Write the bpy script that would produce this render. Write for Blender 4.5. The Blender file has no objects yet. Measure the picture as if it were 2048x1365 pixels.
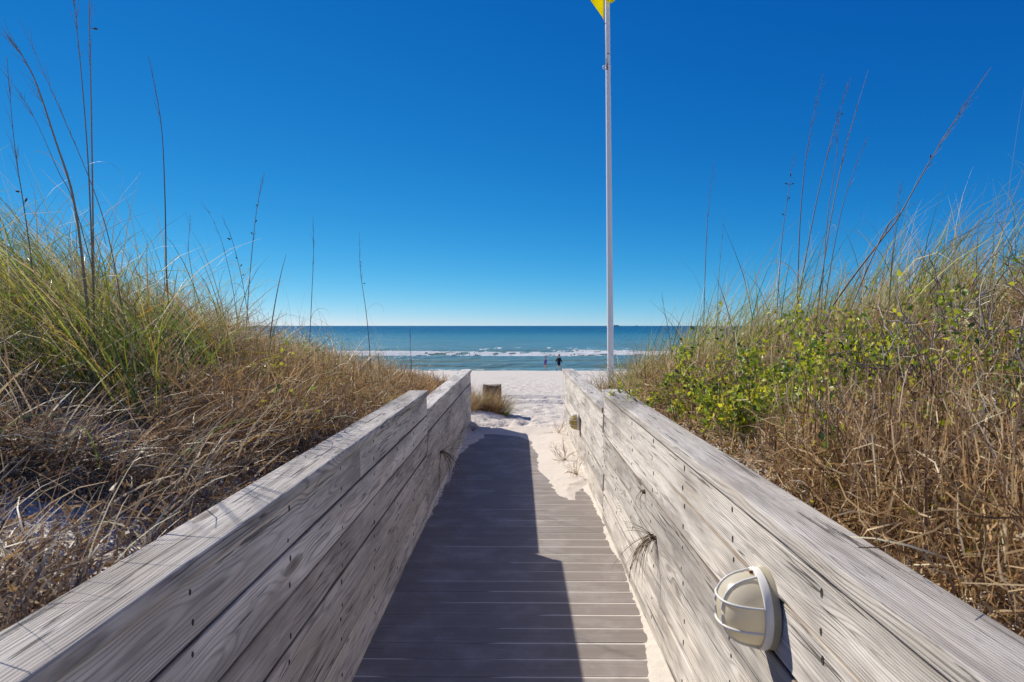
import bpy, bmesh, math, random
import numpy as np
from mathutils import Vector, Matrix

random.seed(7)
RNG = np.random.default_rng(11)
SC = bpy.context.scene
COL = SC.collection
R = math.radians

# ------------------------------------------------------------------ camera
EYE = 1.40                      # camera height above the deck
FPX = 1365.0                    # 24 mm on a 36 mm sensor, in photo pixels
cam_d = bpy.data.cameras.new('camera')
cam_d.lens = 24.0
cam_d.sensor_width = 36.0
cam_d.shift_y = -30.5 / 2048
cam_d.clip_start = 0.05
cam_d.clip_end = 90000
cam_d.dof.use_dof = True
cam_d.dof.focus_distance = 5.5
cam_d.dof.aperture_fstop = 11.0
cam = bpy.data.objects.new('camera', cam_d)
cam.location = (0, 0, EYE)
cam.rotation_euler = (R(90), 0, math.atan(14 / FPX))
COL.objects.link(cam)
SC.camera = cam

# ------------------------------------------------------------------ sky and sun
SUN_TO = Vector((-0.90, 0.85, 0.925)).normalized()
ELEV = math.asin(SUN_TO.z)
AZ = math.atan2(SUN_TO.x, SUN_TO.y)          # from +Y towards +X
SKY_CURVE = ((0.047, 2.22), (0.55, 0.98), (1.58, 0.55))   # gain, power for red, green, blue
world = bpy.data.worlds.new('World')
SC.world = world
world.use_nodes = True
wn = world.node_tree
wn.nodes.clear()
w_out = wn.nodes.new('ShaderNodeOutputWorld')
w_bg = wn.nodes.new('ShaderNodeBackground')
w_sky = wn.nodes.new('ShaderNodeTexSky')
w_sky.sky_type = 'NISHITA'
w_sky.sun_disc = False
w_sky.sun_elevation = ELEV
w_sky.sun_rotation = AZ
w_sky.altitude = 0
w_sky.air_density = 0.5
w_sky.dust_density = 0.0
w_sky.ozone_density = 4.0
# polarised, deep blue rendering of a clear winter sky: one colour curve for the whole dome
w_sep = wn.nodes.new('ShaderNodeSeparateColor')
w_cmb = wn.nodes.new('ShaderNodeCombineColor')
wn.links.new(w_sky.outputs[0], w_sep.inputs[0])
for ch, (gain, power) in enumerate(SKY_CURVE):
    a = wn.nodes.new('ShaderNodeMath'); a.operation = 'POWER'; a.inputs[1].default_value = power
    b = wn.nodes.new('ShaderNodeMath'); b.operation = 'MULTIPLY'; b.inputs[1].default_value = gain
    wn.links.new(w_sep.outputs[ch], a.inputs[0]); wn.links.new(a.outputs[0], b.inputs[0]); wn.links.new(b.outputs[0], w_cmb.inputs[ch])
w_bg.inputs['Strength'].default_value = 0.10
wn.links.new(w_cmb.outputs[0], w_bg.inputs['Color'])
wn.links.new(w_bg.outputs[0], w_out.inputs[0])

sun_d = bpy.data.lights.new('sun', 'SUN')
sun_d.energy = 3.45
sun_d.angle = R(0.53)
sun_d.color = (1.0, 0.945, 0.85)
sun = bpy.data.objects.new('sun', sun_d)
sun.rotation_euler = (-SUN_TO).to_track_quat('-Z', 'Y').to_euler()
sun.location = (-20, 20, 25)
COL.objects.link(sun)

SC.view_settings.view_transform = 'Standard'
SC.view_settings.look = 'None'
SC.view_settings.gamma = 1.0
SC.view_settings.exposure = 0.64
SC.view_settings.use_curve_mapping = False
SC.render.engine = 'CYCLES'
SC.cycles.use_denoising = True
SC.cycles.max_bounces = 8
SC.cycles.diffuse_bounces = 4
SC.cycles.transparent_max_bounces = 8

# ------------------------------------------------------------------ helpers
def tag(o, label=None, cat=None, group=None, kind=None):
    if label: o['label'] = label
    if cat: o['category'] = cat
    if group: o['group'] = group
    if kind: o['kind'] = kind
    return o

def link(o, parent=None):
    COL.objects.link(o)
    if parent is not None:
        o.parent = parent
    return o

def empty(name, loc=(0, 0, 0), rz=0.0):
    o = bpy.data.objects.new(name, None)
    o.empty_display_size = 0.1
    o.location = loc
    o.rotation_euler = (0, 0, rz)
    return link(o)

def mesh_np(name, V, F, mat=None, parent=None, cols=None, smooth=False, loc=None):
    """V (n,3); F (m,3|4) index array"""
    V = np.asarray(V, dtype=np.float32)
    F = np.asarray(F, dtype=np.int32)
    k = F.shape[1]
    me = bpy.data.meshes.new(name)
    me.vertices.add(len(V))
    me.vertices.foreach_set('co', V.ravel())
    me.loops.add(F.size)
    me.loops.foreach_set('vertex_index', F.ravel())
    me.polygons.add(len(F))
    me.polygons.foreach_set('loop_start', np.arange(0, F.size, k, dtype=np.int32))
    if smooth:
        me.polygons.foreach_set('use_smooth', np.ones(len(F), dtype=bool))
    if cols is not None:
        a = me.color_attributes.new('col', 'FLOAT_COLOR', 'POINT')
        c = np.ones((len(V), 4), dtype=np.float32)
        c[:, :3] = cols
        a.data.foreach_set('color', c.ravel())
    me.update(calc_edges=True)
    if mat: me.materials.append(mat)
    o = bpy.data.objects.new(name, me)
    if loc is not None: o.location = loc
    return link(o, parent)

def bm_obj(name, bm, mat=None, parent=None, smooth=False, loc=None):
    me = bpy.data.meshes.new(name)
    bm.to_mesh(me); bm.free()
    if smooth:
        for p in me.polygons: p.use_smooth = True
    if mat: me.materials.append(mat)
    o = bpy.data.objects.new(name, me)
    if loc is not None: o.location = loc
    return link(o, parent)

def px(u, v, D):
    """photo pixel at distance D along the boardwalk -> world point"""
    return Vector(((u - 1038.0) / FPX * D, D, EYE - (v - 652.0) / FPX * D))

def smooth(a, b, x):
    t = np.clip((x - a) / (b - a), 0, 1)
    return t * t * (3 - 2 * t)

def _hash(i, j, s):
    h = np.sin(i * 127.1 + j * 311.7 + s * 74.7) * 43758.5453
    return h - np.floor(h)

def vnoise(x, y, s=0):
    x = np.asarray(x, float); y = np.asarray(y, float)
    i = np.floor(x); j = np.floor(y)
    fx = x - i; fy = y - j
    fx = fx * fx * (3 - 2 * fx); fy = fy * fy * (3 - 2 * fy)
    a = _hash(i, j, s); b = _hash(i + 1, j, s)
    c = _hash(i, j + 1, s); d = _hash(i + 1, j + 1, s)
    return (a * (1 - fx) + b * fx) * (1 - fy) + (c * (1 - fx) + d * fx) * fy - 0.5

def fbm(x, y, s=0, n=3):
    t = 0; a = 1.0
    for k in range(n):
        t = t + a * vnoise(x * 2 ** k, y * 2 ** k, s + k * 3.1); a *= 0.5
    return t

def tubes(polys, sides=5):
    """polys: list of (points (n,3), radii (n,)) -> V,F"""
    Vs = []; Fs = []; off = 0
    ang = np.linspace(0, 2 * np.pi, sides, endpoint=False)
    ca, sa = np.cos(ang), np.sin(ang)
    for P, r in polys:
        P = np.asarray(P, float); n = len(P)
        r = np.broadcast_to(np.asarray(r, float), (n,))
        T = np.gradient(P, axis=0)
        T /= np.linalg.norm(T, axis=1)[:, None] + 1e-9
        ref = np.array([0, 0, 1.0]) if abs(T[:, 2]).mean() < 0.8 else np.array([1.0, 0, 0])
        A = np.cross(T, ref); A /= np.linalg.norm(A, axis=1)[:, None] + 1e-9
        B = np.cross(T, A)
        V = P[:, None, :] + r[:, None, None] * (ca[None, :, None] * A[:, None, :] + sa[None, :, None] * B[:, None, :])
        Vs.append(V.reshape(-1, 3))
        i = np.arange(n - 1)[:, None] * sides
        j = np.arange(sides)[None, :]
        jn = (j + 1) % sides
        q = np.stack([i + j, i + jn, i + sides + jn, i + sides + j], -1).reshape(-1, 4)
        Fs.append(q + off); off += n * sides
    return np.concatenate(Vs), np.concatenate(Fs)

def spline(pts, n=14):
    """Catmull-Rom through pts"""
    P = np.asarray(pts, float)
    if len(P) == 2:
        t = np.linspace(0, 1, n)[:, None]
        return P[0] * (1 - t) + P[1] * t
    Q = np.vstack([2 * P[0] - P[1], P, 2 * P[-1] - P[-2]])
    out = []
    m = len(P) - 1
    for s in np.linspace(0, m, n):
        i = min(int(s), m - 1); t = s - i
        p0, p1, p2, p3 = Q[i], Q[i + 1], Q[i + 2], Q[i + 3]
        out.append(0.5 * ((2 * p1) + (-p0 + p2) * t + (2 * p0 - 5 * p1 + 4 * p2 - p3) * t * t + (-p0 + 3 * p1 - 3 * p2 + p3) * t ** 3))
    return np.array(out)

# ------------------------------------------------------------------ materials
class NT:
    def __init__(s, name):
        s.m = bpy.data.materials.new(name); s.m.use_nodes = True
        s.t = s.m.node_tree; s.t.nodes.clear()
        s.out = s.n('ShaderNodeOutputMaterial')
    def n(s, typ, **kw):
        o = s.t.nodes.new(typ)
        for k, v in kw.items(): setattr(o, k, v)
        return o
    def l(s, a, b): s.t.links.new(a, b)
    def put(s, sock, v):
        if hasattr(v, 'is_output'): s.l(v, sock)
        else: sock.default_value = v
    def math(s, op, a, b=None, c=None, clamp=False):
        o = s.n('ShaderNodeMath', operation=op, use_clamp=clamp)
        s.put(o.inputs[0], a)
        if b is not None: s.put(o.inputs[1], b)
        if c is not None: s.put(o.inputs[2], c)
        return o.outputs[0]
    def vmath(s, op, a, b=None):
        o = s.n('ShaderNodeVectorMath', operation=op)
        s.put(o.inputs[0], a)
        if b is not None: s.put(o.inputs[1], b)
        return o.outputs[1] if op in ('LENGTH', 'DOT_PRODUCT') else o.outputs[0]
    def noise(s, vec, scale=5, detail=3, rough=0.55, dist=0.0, color=False):
        o = s.n('ShaderNodeTexNoise')
        s.l(vec, o.inputs['Vector'])
        o.inputs['Scale'].default_value = scale; o.inputs['Detail'].default_value = detail
        o.inputs['Roughness'].default_value = rough; o.inputs['Distortion'].default_value = dist
        return o.outputs[1] if color else o.outputs[0]
    def ramp(s, fac, stops, interp='LINEAR'):
        o = s.n('ShaderNodeValToRGB'); o.color_ramp.interpolation = interp
        e = o.color_ramp.elements
        while len(e) < len(stops): e.new(0.5)
        for i, (p, c) in enumerate(stops):
            e[i].position = p
            e[i].color = (c, c, c, 1) if isinstance(c, (int, float)) else (*c, 1)
        s.put(o.inputs[0], fac)
        return o.outputs[0]
    def mix(s, fac, a, b, mode='MIX'):
        o = s.n('ShaderNodeMix', data_type='RGBA', blend_type=mode)
        s.put(o.inputs[0], fac)
        for k, v in ((6, a), (7, b)):
            if isinstance(v, tuple): o.inputs[k].default_value = (*v, 1)
            else: s.put(o.inputs[k], v)
        return o.outputs[2]
    def bump(s, h, strength=0.3, dist=0.01, normal=None):
        o = s.n('ShaderNodeBump'); o.inputs['Strength'].default_value = strength
        o.inputs['Distance'].default_value = dist
        s.l(h, o.inputs['Height'])
        if normal is not None: s.l(normal, o.inputs['Normal'])
        return o.outputs[0]
    def principled(s, color, rough=0.8, spec=0.3, normal=None, **kw):
        o = s.n('ShaderNodeBsdfPrincipled')
        if isinstance(color, tuple): o.inputs['Base Color'].default_value = (*color, 1)
        else: s.l(color, o.inputs['Base Color'])
        s.put(o.inputs['Roughness'], rough)
        s.put(o.inputs['Specular IOR Level'], spec)
        if normal is not None: s.l(normal, o.inputs['Normal'])
        for k, v in kw.items(): s.put(o.inputs[k], v)
        return o.outputs[0]
    def done(s, sh):
        s.l(sh, s.out.inputs[0]); return s.m

def sep(nt, v):
    o = nt.n('ShaderNodeSeparateXYZ'); nt.l(v, o.inputs[0]); return o.outputs
def comb(nt, x, y, z):
    o = nt.n('ShaderNodeCombineXYZ')
    for i, v in enumerate((x, y, z)): nt.put(o.inputs[i], v)
    return o.outputs[0]

def weathered_wood(name, light=(0.75, 0.69, 0.605), dark=(0.22, 0.19, 0.162), tan=(0.54, 0.445, 0.34), axis='Y'):
    t = NT(name)
    tc = t.n('ShaderNodeTexCoord'); oi = t.n('ShaderNodeObjectInfo')
    X, Y, Z = sep(t, tc.outputs['Object'])
    if axis == 'Z': Y, Z = Z, Y
    rnd = oi.outputs['Random']
    yo = t.math('ADD', Y, t.math('MULTIPLY', rnd, 41.7))
    rx = t.math('SUBTRACT', t.math('FRACT', t.math('MULTIPLY', rnd, 17.31)), 0.5)
    rz = t.math('SUBTRACT', t.math('FRACT', t.math('MULTIPLY', rnd, 53.77)), 0.5)
    # low-frequency wander of the pith gives cathedral figure
    wv = comb(t, t.math('MULTIPLY', X, 2.0), t.math('MULTIPLY', yo, 0.7), t.math('MULTIPLY', Z, 2.0))
    wander = t.noise(wv, 1.0, 3, 0.55, 0.0, True)
    wx, wy, wz = sep(t, wander)
    # knots
    kv = comb(t, t.math('MULTIPLY', X, 6.0), t.math('MULTIPLY', yo, 1.35), t.math('MULTIPLY', Z, 6.0))
    vo = t.n('ShaderNodeTexVoronoi'); t.l(kv, vo.inputs['Vector']); vo.inputs['Scale'].default_value = 1.0
    kd = vo.outputs['Distance']
    kn = t.math('POWER', 2.718, t.math('MULTIPLY', t.math('MULTIPLY', kd, kd), -34.0))
    px_ = t.math('ADD', t.math('ADD', X, t.math('MULTIPLY', rx, 0.10)), t.math('MULTIPLY', t.math('SUBTRACT', wx, 0.5), 0.10))
    pz_ = t.math('ADD', t.math('ADD', Z, t.math('MULTIPLY', rz, 0.10)), t.math('MULTIPLY', t.math('SUBTRACT', wz, 0.5), 0.10))
    rr = t.math('SQRT', t.math('ADD', t.math('MULTIPLY', px_, px_), t.math('MULTIPLY', pz_, pz_)))
    rr = t.math('ADD', rr, t.math('MULTIPLY', kn, 0.022))
    ring = t.math('SINE', t.math('MULTIPLY', rr, 1050.0))
    ring = t.math('MULTIPLY_ADD', ring, 0.5, 0.5)
    ring = t.math('POWER', ring, 2.6)
    fv = comb(t, t.math('MULTIPLY', X, 420.0), t.math('MULTIPLY', yo, 7.0), t.math('MULTIPLY', Z, 420.0))
    fine = t.noise(fv, 1.0, 2, 0.6)
    mv = comb(t, t.math('MULTIPLY', X, 60.0), t.math('MULTIPLY', yo, 2.2), t.math('MULTIPLY', Z, 60.0))
    med = t.noise(mv, 1.0, 4, 0.65)
    bv = comb(t, t.math('MULTIPLY', X, 9.0), t.math('MULTIPLY', yo, 1.6), t.math('MULTIPLY', Z, 9.0))
    blot = t.noise(bv, 1.0, 3, 0.6)
    ringvis = t.ramp(t.noise(wv, 2.3, 2, 0.5), [(0.34, 0.45), (0.60, 1.0)])
    g = t.math('MULTIPLY', t.math('MULTIPLY', ring, ringvis), 0.62)
    g = t.math('ADD', g, t.math('MULTIPLY', t.math('SUBTRACT', med, 0.45), 1.3))
    g = t.math('ADD', g, t.math('MULTIPLY', t.math('SUBTRACT', fine, 0.5), 1.3), clamp=True)
    c = t.mix(g, light, dark)
    c = t.mix(t.ramp(blot, [(0.52, 0.0), (0.72, 0.55)]), c, tan)
    c = t.mix(t.ramp(t.noise(bv, 0.6, 4, 0.7), [(0.47, 0.0), (0.63, 0.7)]), c, (0.27, 0.242, 0.215))
    # checks (drying cracks)
    cv = comb(t, t.math('MULTIPLY', X, 46.0), t.math('MULTIPLY', yo, 1.5), t.math('MULTIPLY', Z, 46.0))
    crack = t.ramp(t.noise(cv, 1.0, 5, 0.62), [(0.63, 0.0), (0.665, 1.0)])
    c = t.mix(t.math('MULTIPLY', crack, 0.75), c, (0.055, 0.045, 0.04))
    # long open splits, a few per board
    sv = comb(t, t.math('MULTIPLY', X, 24.0), t.math('MULTIPLY', yo, 0.55), t.math('MULTIPLY', Z, 24.0))
    sp = t.math('ABSOLUTE', t.math('SUBTRACT', t.noise(sv, 1.0, 3, 0.5), 0.5))
    spm = t.math('MULTIPLY', t.ramp(sp, [(0.004, 1.0), (0.012, 0.0)]), t.ramp(t.noise(bv, 0.8, 2, 0.5), [(0.48, 0.0), (0.56, 1.0)]))
    c = t.mix(t.math('MULTIPLY', spm, 0.8), c, (0.05, 0.04, 0.033))
    crack = t.math('MAXIMUM', crack, spm)
    # knots themselves
    thr = t.math('MULTIPLY', t.math('FRACT', t.math('MULTIPLY', sep(t, vo.outputs['Color'])[0], 7.7)), 0.16)
    kmask = t.math('LESS_THAN', kd, thr)
    kin = t.math('SUBTRACT', 1.0, t.math('DIVIDE', kd, 0.13), clamp=True)
    kmask = t.math('MULTIPLY', kmask, t.math('GREATER_THAN', thr, 0.055))
    c = t.mix(t.math('MULTIPLY', kmask, t.math('MULTIPLY_ADD', kin, 0.5, 0.35)), c, (0.10, 0.066, 0.045))
    # patchy brown stain on the board edges, dark seam shade painted in with it
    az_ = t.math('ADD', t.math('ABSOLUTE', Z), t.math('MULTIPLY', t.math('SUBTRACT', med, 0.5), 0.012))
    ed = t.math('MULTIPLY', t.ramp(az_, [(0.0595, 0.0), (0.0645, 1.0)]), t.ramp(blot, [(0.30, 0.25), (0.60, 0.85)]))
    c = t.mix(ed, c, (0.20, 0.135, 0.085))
    # each board its own tone
    tone = t.math('MULTIPLY_ADD', rnd, 0.42, 0.76)
    c = t.mix(1.0, c, comb(t, tone, tone, tone), 'MULTIPLY')
    h = t.math('SUBTRACT', t.math('MULTIPLY', g, -0.6), t.math('MULTIPLY', crack, 1.5))
    nb = t.bump(h, 0.8, 0.003)
    return t.done(t.principled(c, 0.82, 0.22, nb))

def plain(name, color, rough=0.6, spec=0.4, var=0.0, scale=8.0, bump=0.0, **kw):
    t = NT(name)
    tc = t.n('ShaderNodeTexCoord')
    if var or bump:
        nz = t.noise(tc.outputs['Object'], scale, 4, 0.6)
        c = t.mix(nz, tuple(v * (1 - var) for v in color), tuple(min(1, v * (1 + var)) for v in color))
        nb = t.bump(nz, bump, 0.01) if bump else None
        return t.done(t.principled(c, rough, spec, nb, **kw))
    return t.done(t.principled(color, rough, spec, None, **kw))

def blade_mat(name, trans=0.36, rough=0.5, spec=0.35, var=0.0):
    t = NT(name)
    at = t.n('ShaderNodeAttribute'); at.attribute_name = 'col'
    c = at.outputs['Color']
    p = t.principled(c, rough, spec)
    tr = t.n('ShaderNodeBsdfTranslucent'); t.l(c, tr.inputs['Color'])
    mx = t.n('ShaderNodeMixShader'); mx.inputs[0].default_value = trans
    t.l(p, mx.inputs[1]); t.l(tr.outputs[0], mx.inputs[2])
    return t.done(mx.outputs[0])

def sand_mat(name, dents=1.0):
    t = NT(name)
    ge = t.n('ShaderNodeNewGeometry'); P = ge.outputs['Position']
    big = t.noise(P, 0.9, 4, 0.6); fine = t.noise(P, 420.0, 2, 0.7); midn = t.noise(P, 22.0, 4, 0.6)
    c = t.mix(big, (0.70, 0.62, 0.52), (0.77, 0.695, 0.60))
    c = t.mix(t.ramp(fine, [(0.30, 0.35), (0.55, 0.0)]), c, (0.42, 0.36, 0.30))
    # footprints and scuffs
    vo = t.n('ShaderNodeTexVoronoi'); vo.feature = 'SMOOTH_F1'
    ds = t.noise(P, 2.0, 2, 0.5, 0, True)
    t.l(t.vmath('ADD', P, t.vmath('MULTIPLY', ds, (0.5, 0.5, 0.0))), vo.inputs['Vector'])
    vo.inputs['Scale'].default_value = 2.6; vo.inputs['Smoothness'].default_value = 0.35
    dent = t.ramp(vo.outputs['Distance'], [(0.10, 0.0), (0.34, 0.85), (0.46, 1.0)])
    h = t.math('ADD', t.math('MULTIPLY', dent, 0.6 * dents), t.math('MULTIPLY', midn, 0.45))
    h = t.math('ADD', h, t.math('MULTIPLY', t.noise(P, 6.0, 4, 0.65), 0.8 * dents))
    n1 = t.bump(h, 0.85, 0.075 * max(dents, 0.25))
    n2 = t.bump(fine, 0.25, 0.0015, n1)
    return t.done(t.principled(c, 0.95, 0.1, n2))

M = {}
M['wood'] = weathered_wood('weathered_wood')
M['post_wood'] = weathered_wood('post_wood', (0.30, 0.24, 0.17), (0.11, 0.085, 0.06), (0.22, 0.16, 0.10), axis='Z')
M['sand'] = sand_mat('white_sand')
M['sand_smooth'] = sand_mat('drifted_sand', 0.22)
M['blade'] = blade_mat('grass_blade')
M['twig'] = blade_mat('twig_bark', 0.0, 0.85, 0.15)
M['leaf'] = blade_mat('shrub_leaf', 0.45, 0.42, 0.45)
M['nail'] = plain('rusty_nail', (0.06, 0.045, 0.04), 0.7, 0.3, 0.4, 300)
M['white_paint'] = plain('white_painted_metal', (0.80, 0.77, 0.70), 0.42, 0.4, 0.05, 14)
M['pole_paint'] = plain('pole_white_paint', (0.72, 0.72, 0.72), 0.38, 0.45, 0.05, 5)
def lens_mat(name, c):
    t = NT(name)
    tc = t.n('ShaderNodeTexCoord')
    col = t.mix(t.noise(tc.outputs['Object'], 11, 3), tuple(v * 0.9 for v in c), tuple(v * 1.08 for v in c))
    p = t.principled(col, 0.30, 0.45)
    tr = t.n('ShaderNodeBsdfTranslucent'); t.l(col, tr.inputs['Color'])
    mx = t.n('ShaderNodeMixShader'); mx.inputs[0].default_value = 0.5
    t.l(p, mx.inputs[1]); t.l(tr.outputs[0], mx.inputs[2])
    return t.done(mx.outputs[0])
M['lens_beige'] = lens_mat('frosted_beige_glass', (0.94, 0.87, 0.69))
M['lens_amber'] = lens_mat('yellowed_glass', (0.66, 0.54, 0.20))
M['gasket'] = plain('aged_backplate', (0.40, 0.36, 0.25), 0.6, 0.3, 0.15, 20)
M['flag'] = blade_mat('flag_cloth', 0.5, 0.7, 0.1)
M['rope'] = plain('halyard_rope', (0.55, 0.54, 0.52), 0.9, 0.1, 0.1, 60)
M['dark_metal'] = plain('dark_hardware', (0.05, 0.045, 0.045), 0.5, 0.4, 0.3, 60)
M['rust'] = plain('rusty_hardware', (0.16, 0.07, 0.04), 0.8, 0.2, 0.4, 60)
M['skin'] = plain('skin', (0.52, 0.30, 0.21), 0.55, 0.35, 0.08, 6)
M['purple'] = plain('purple_cloth', (0.15, 0.10, 0.34), 0.9, 0.1, 0.15, 9)
M['navy'] = plain('navy_cloth', (0.013, 0.015, 0.03), 0.85, 0.15, 0.2, 9)
M['short'] = plain('dark_shorts_cloth', (0.012, 0.016, 0.045), 0.9, 0.1, 0.2, 9)
M['red_cap'] = plain('red_cap_cloth', (0.35, 0.03, 0.05), 0.85, 0.15)
M['pink_cap'] = plain('pink_cap_cloth', (0.62, 0.32, 0.36), 0.85, 0.15)
M['hair'] = plain('hair_grey_brown', (0.14, 0.10, 0.08), 0.7, 0.2)
M['shoe'] = plain('shoe_dark', (0.04, 0.035, 0.035), 0.7, 0.2)
M['ship_dark'] = plain('ship_hull_paint', (0.05, 0.06, 0.09), 0.6, 0.3)
M['ship_light'] = plain('ship_house_paint', (0.45, 0.47, 0.5), 0.6, 0.3)

def deck_mat():
    t = NT('deck_board_composite')
    tc = t.n('ShaderNodeTexCoord'); oi = t.n('ShaderNodeObjectInfo'); ge = t.n('ShaderNodeNewGeometry')
    P = ge.outputs['Position']
    X, Y, Z = sep(t, tc.outputs['Object'])
    rnd = oi.outputs['Random']
    sv = comb(t, t.math('MULTIPLY', X, 3.0), t.math('MULTIPLY', Y, 260.0), t.math('MULTIPLY_ADD', rnd, 31.0, Z))
    streak = t.noise(sv, 1.0, 3, 0.6)
    speck = t.noise(P, 700.0, 1, 0.5)
    base = t.mix(t.math('MULTIPLY_ADD', rnd, 0.5, 0.2), (0.205, 0.168, 0.136), (0.27, 0.222, 0.182))
    c = t.mix(t.ramp(streak, [(0.35, 0.0), (0.7, 0.55)]), base, (0.36, 0.325, 0.30))
    # sand dust lying on the boards, thicker towards the plank edges and in drifts
    edge = t.math('ABSOLUTE', Y)
    edge = t.math('POWER', t.math('DIVIDE', edge, 0.07), 6.0)
    dn = t.noise(P, 3.2, 5, 0.65)
    dust = t.math('MULTIPLY', t.ramp(dn, [(0.48, 0.0), (0.75, 0.55)]), t.ramp(speck, [(0.35, 0.25), (0.6, 1.0)]))
    dust = t.math('ADD', dust, t.math('MULTIPLY', edge, t.math('MULTIPLY', dn, 0.45)), clamp=True)
    c = t.mix(dust, c, (0.58, 0.54, 0.50))
    # faint scratches and foot scuffs
    wv = comb(t, t.math('MULTIPLY', sep(t, P)[0], 30.0), t.math('MULTIPLY', sep(t, P)[1], 3.0), 0.0)
    scuff = t.ramp(t.noise(wv, 1.0, 5, 0.7), [(0.66, 0.0), (0.72, 0.35)])
    c = t.mix(scuff, c, (0.45, 0.43, 0.42))
    nb = t.bump(t.math('ADD', streak, t.math('MULTIPLY', dust, 0.5)), 0.35, 0.0015)
    return t.done(t.principled(c, 0.72, 0.28, nb))
M['deck'] = deck_mat()

# ------------------------------------------------------------------ ground shape
XL, XR = -0.665, 0.61              # inner faces of the two walls
Y_MID, Y_END = 4.92, 9.40          # where the tall section ends / the low section ends
SEA_Z = -3.95

def H(x, y):
    x = np.asarray(x, float); y = np.asarray(y, float)
    left = x < 0
    d = np.where(left, -x - 0.80, x - 0.74)
    dd = np.maximum(d, 0)
    rise = np.where(left, 0.27, 0.255) * 3.9 * np.tanh(dd / 3.9)
    und = 0.11 * fbm(x * 0.55 + 7, y * 0.55, 3) + 0.05 * fbm(x * 1.7, y * 1.7, 9, 2)
    zd = 0.80 + rise * (1 - 0.02 * np.clip(y - 4, 0, 10)) - 0.088 * np.maximum(y - 4.0, 0) + und * smooth(0.1, 1.2, dd)
    zb = 0.02 - 0.055 * np.maximum(y - 9.2, 0) + 0.05 * fbm(x * 0.35, y * 0.35, 5) * smooth(10, 16, y)
    zb = np.where(y > 82, -3.98 - 0.03 * (y - 82), zb)
    zb = np.maximum(zb, -9.0)
    fade = 1 - smooth(10.5, 19.0, y + 1.5 * fbm(x * 0.3, y * 0.1, 12, 2))
    cw = 0.72 + 0.22 * np.maximum(y - Y_END, 0) + 0.25 * vnoise(y * 0.9, np.where(left, 3.0, 8.0), 4) * (y > Y_END)
    lat = np.abs(x + 0.03)
    side_far = smooth(0.0, 1.5, lat - cw)
    side_near = np.where(left, smooth(0.705, 0.755, -x), smooth(0.65, 0.70, x))
    k = smooth(Y_END - 0.1, Y_END + 0.5, y)
    side = side_near * (1 - k) + side_far * k
    zc = np.where(y < 8.6, -0.14, -0.14 + 0.16 * smooth(8.55, 8.95, y))
    corridor = np.where(y < Y_END, zc, zb)
    z = corridor + (np.maximum(zd, zb) - corridor) * side * np.where(y < Y_END, 1.0, fade)
    # mound of sand round the post clump
    z = z + 0.16 * np.exp(-(((x + 0.70) / 0.42) ** 2 + ((y - 10.7) / 0.9) ** 2)) * (y > Y_END - 0.3)
    # ridges left by a vehicle along the beach
    for yc in (15.15, 17.05):
        q = np.abs(y - yc - 0.04 * np.sin(x * 0.6))
        z = z + (0.06 * np.exp(-((q - 0.30) / 0.09) ** 2) - 0.15 * np.exp(-(q / 0.17) ** 2) * (0.7 + 0.3 * np.sign(np.sin(x * 22)))) * (side < 0.6)
    # trodden sand
    tr = smooth(8.8, 9.6, y) * (1 - smooth(40, 80, y)) * (1 - 0.8 * smooth(13.6, 14.4, y) * (1 - smooth(17.6, 18.6, y)))
    z = z + tr * (0.035 * fbm(x * 3.1, y * 2.4, 21, 2) + 0.03 * fbm(x * 7.5, y * 6.5, 27, 2) * (1 - smooth(18, 30, y)))
    return z

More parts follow.
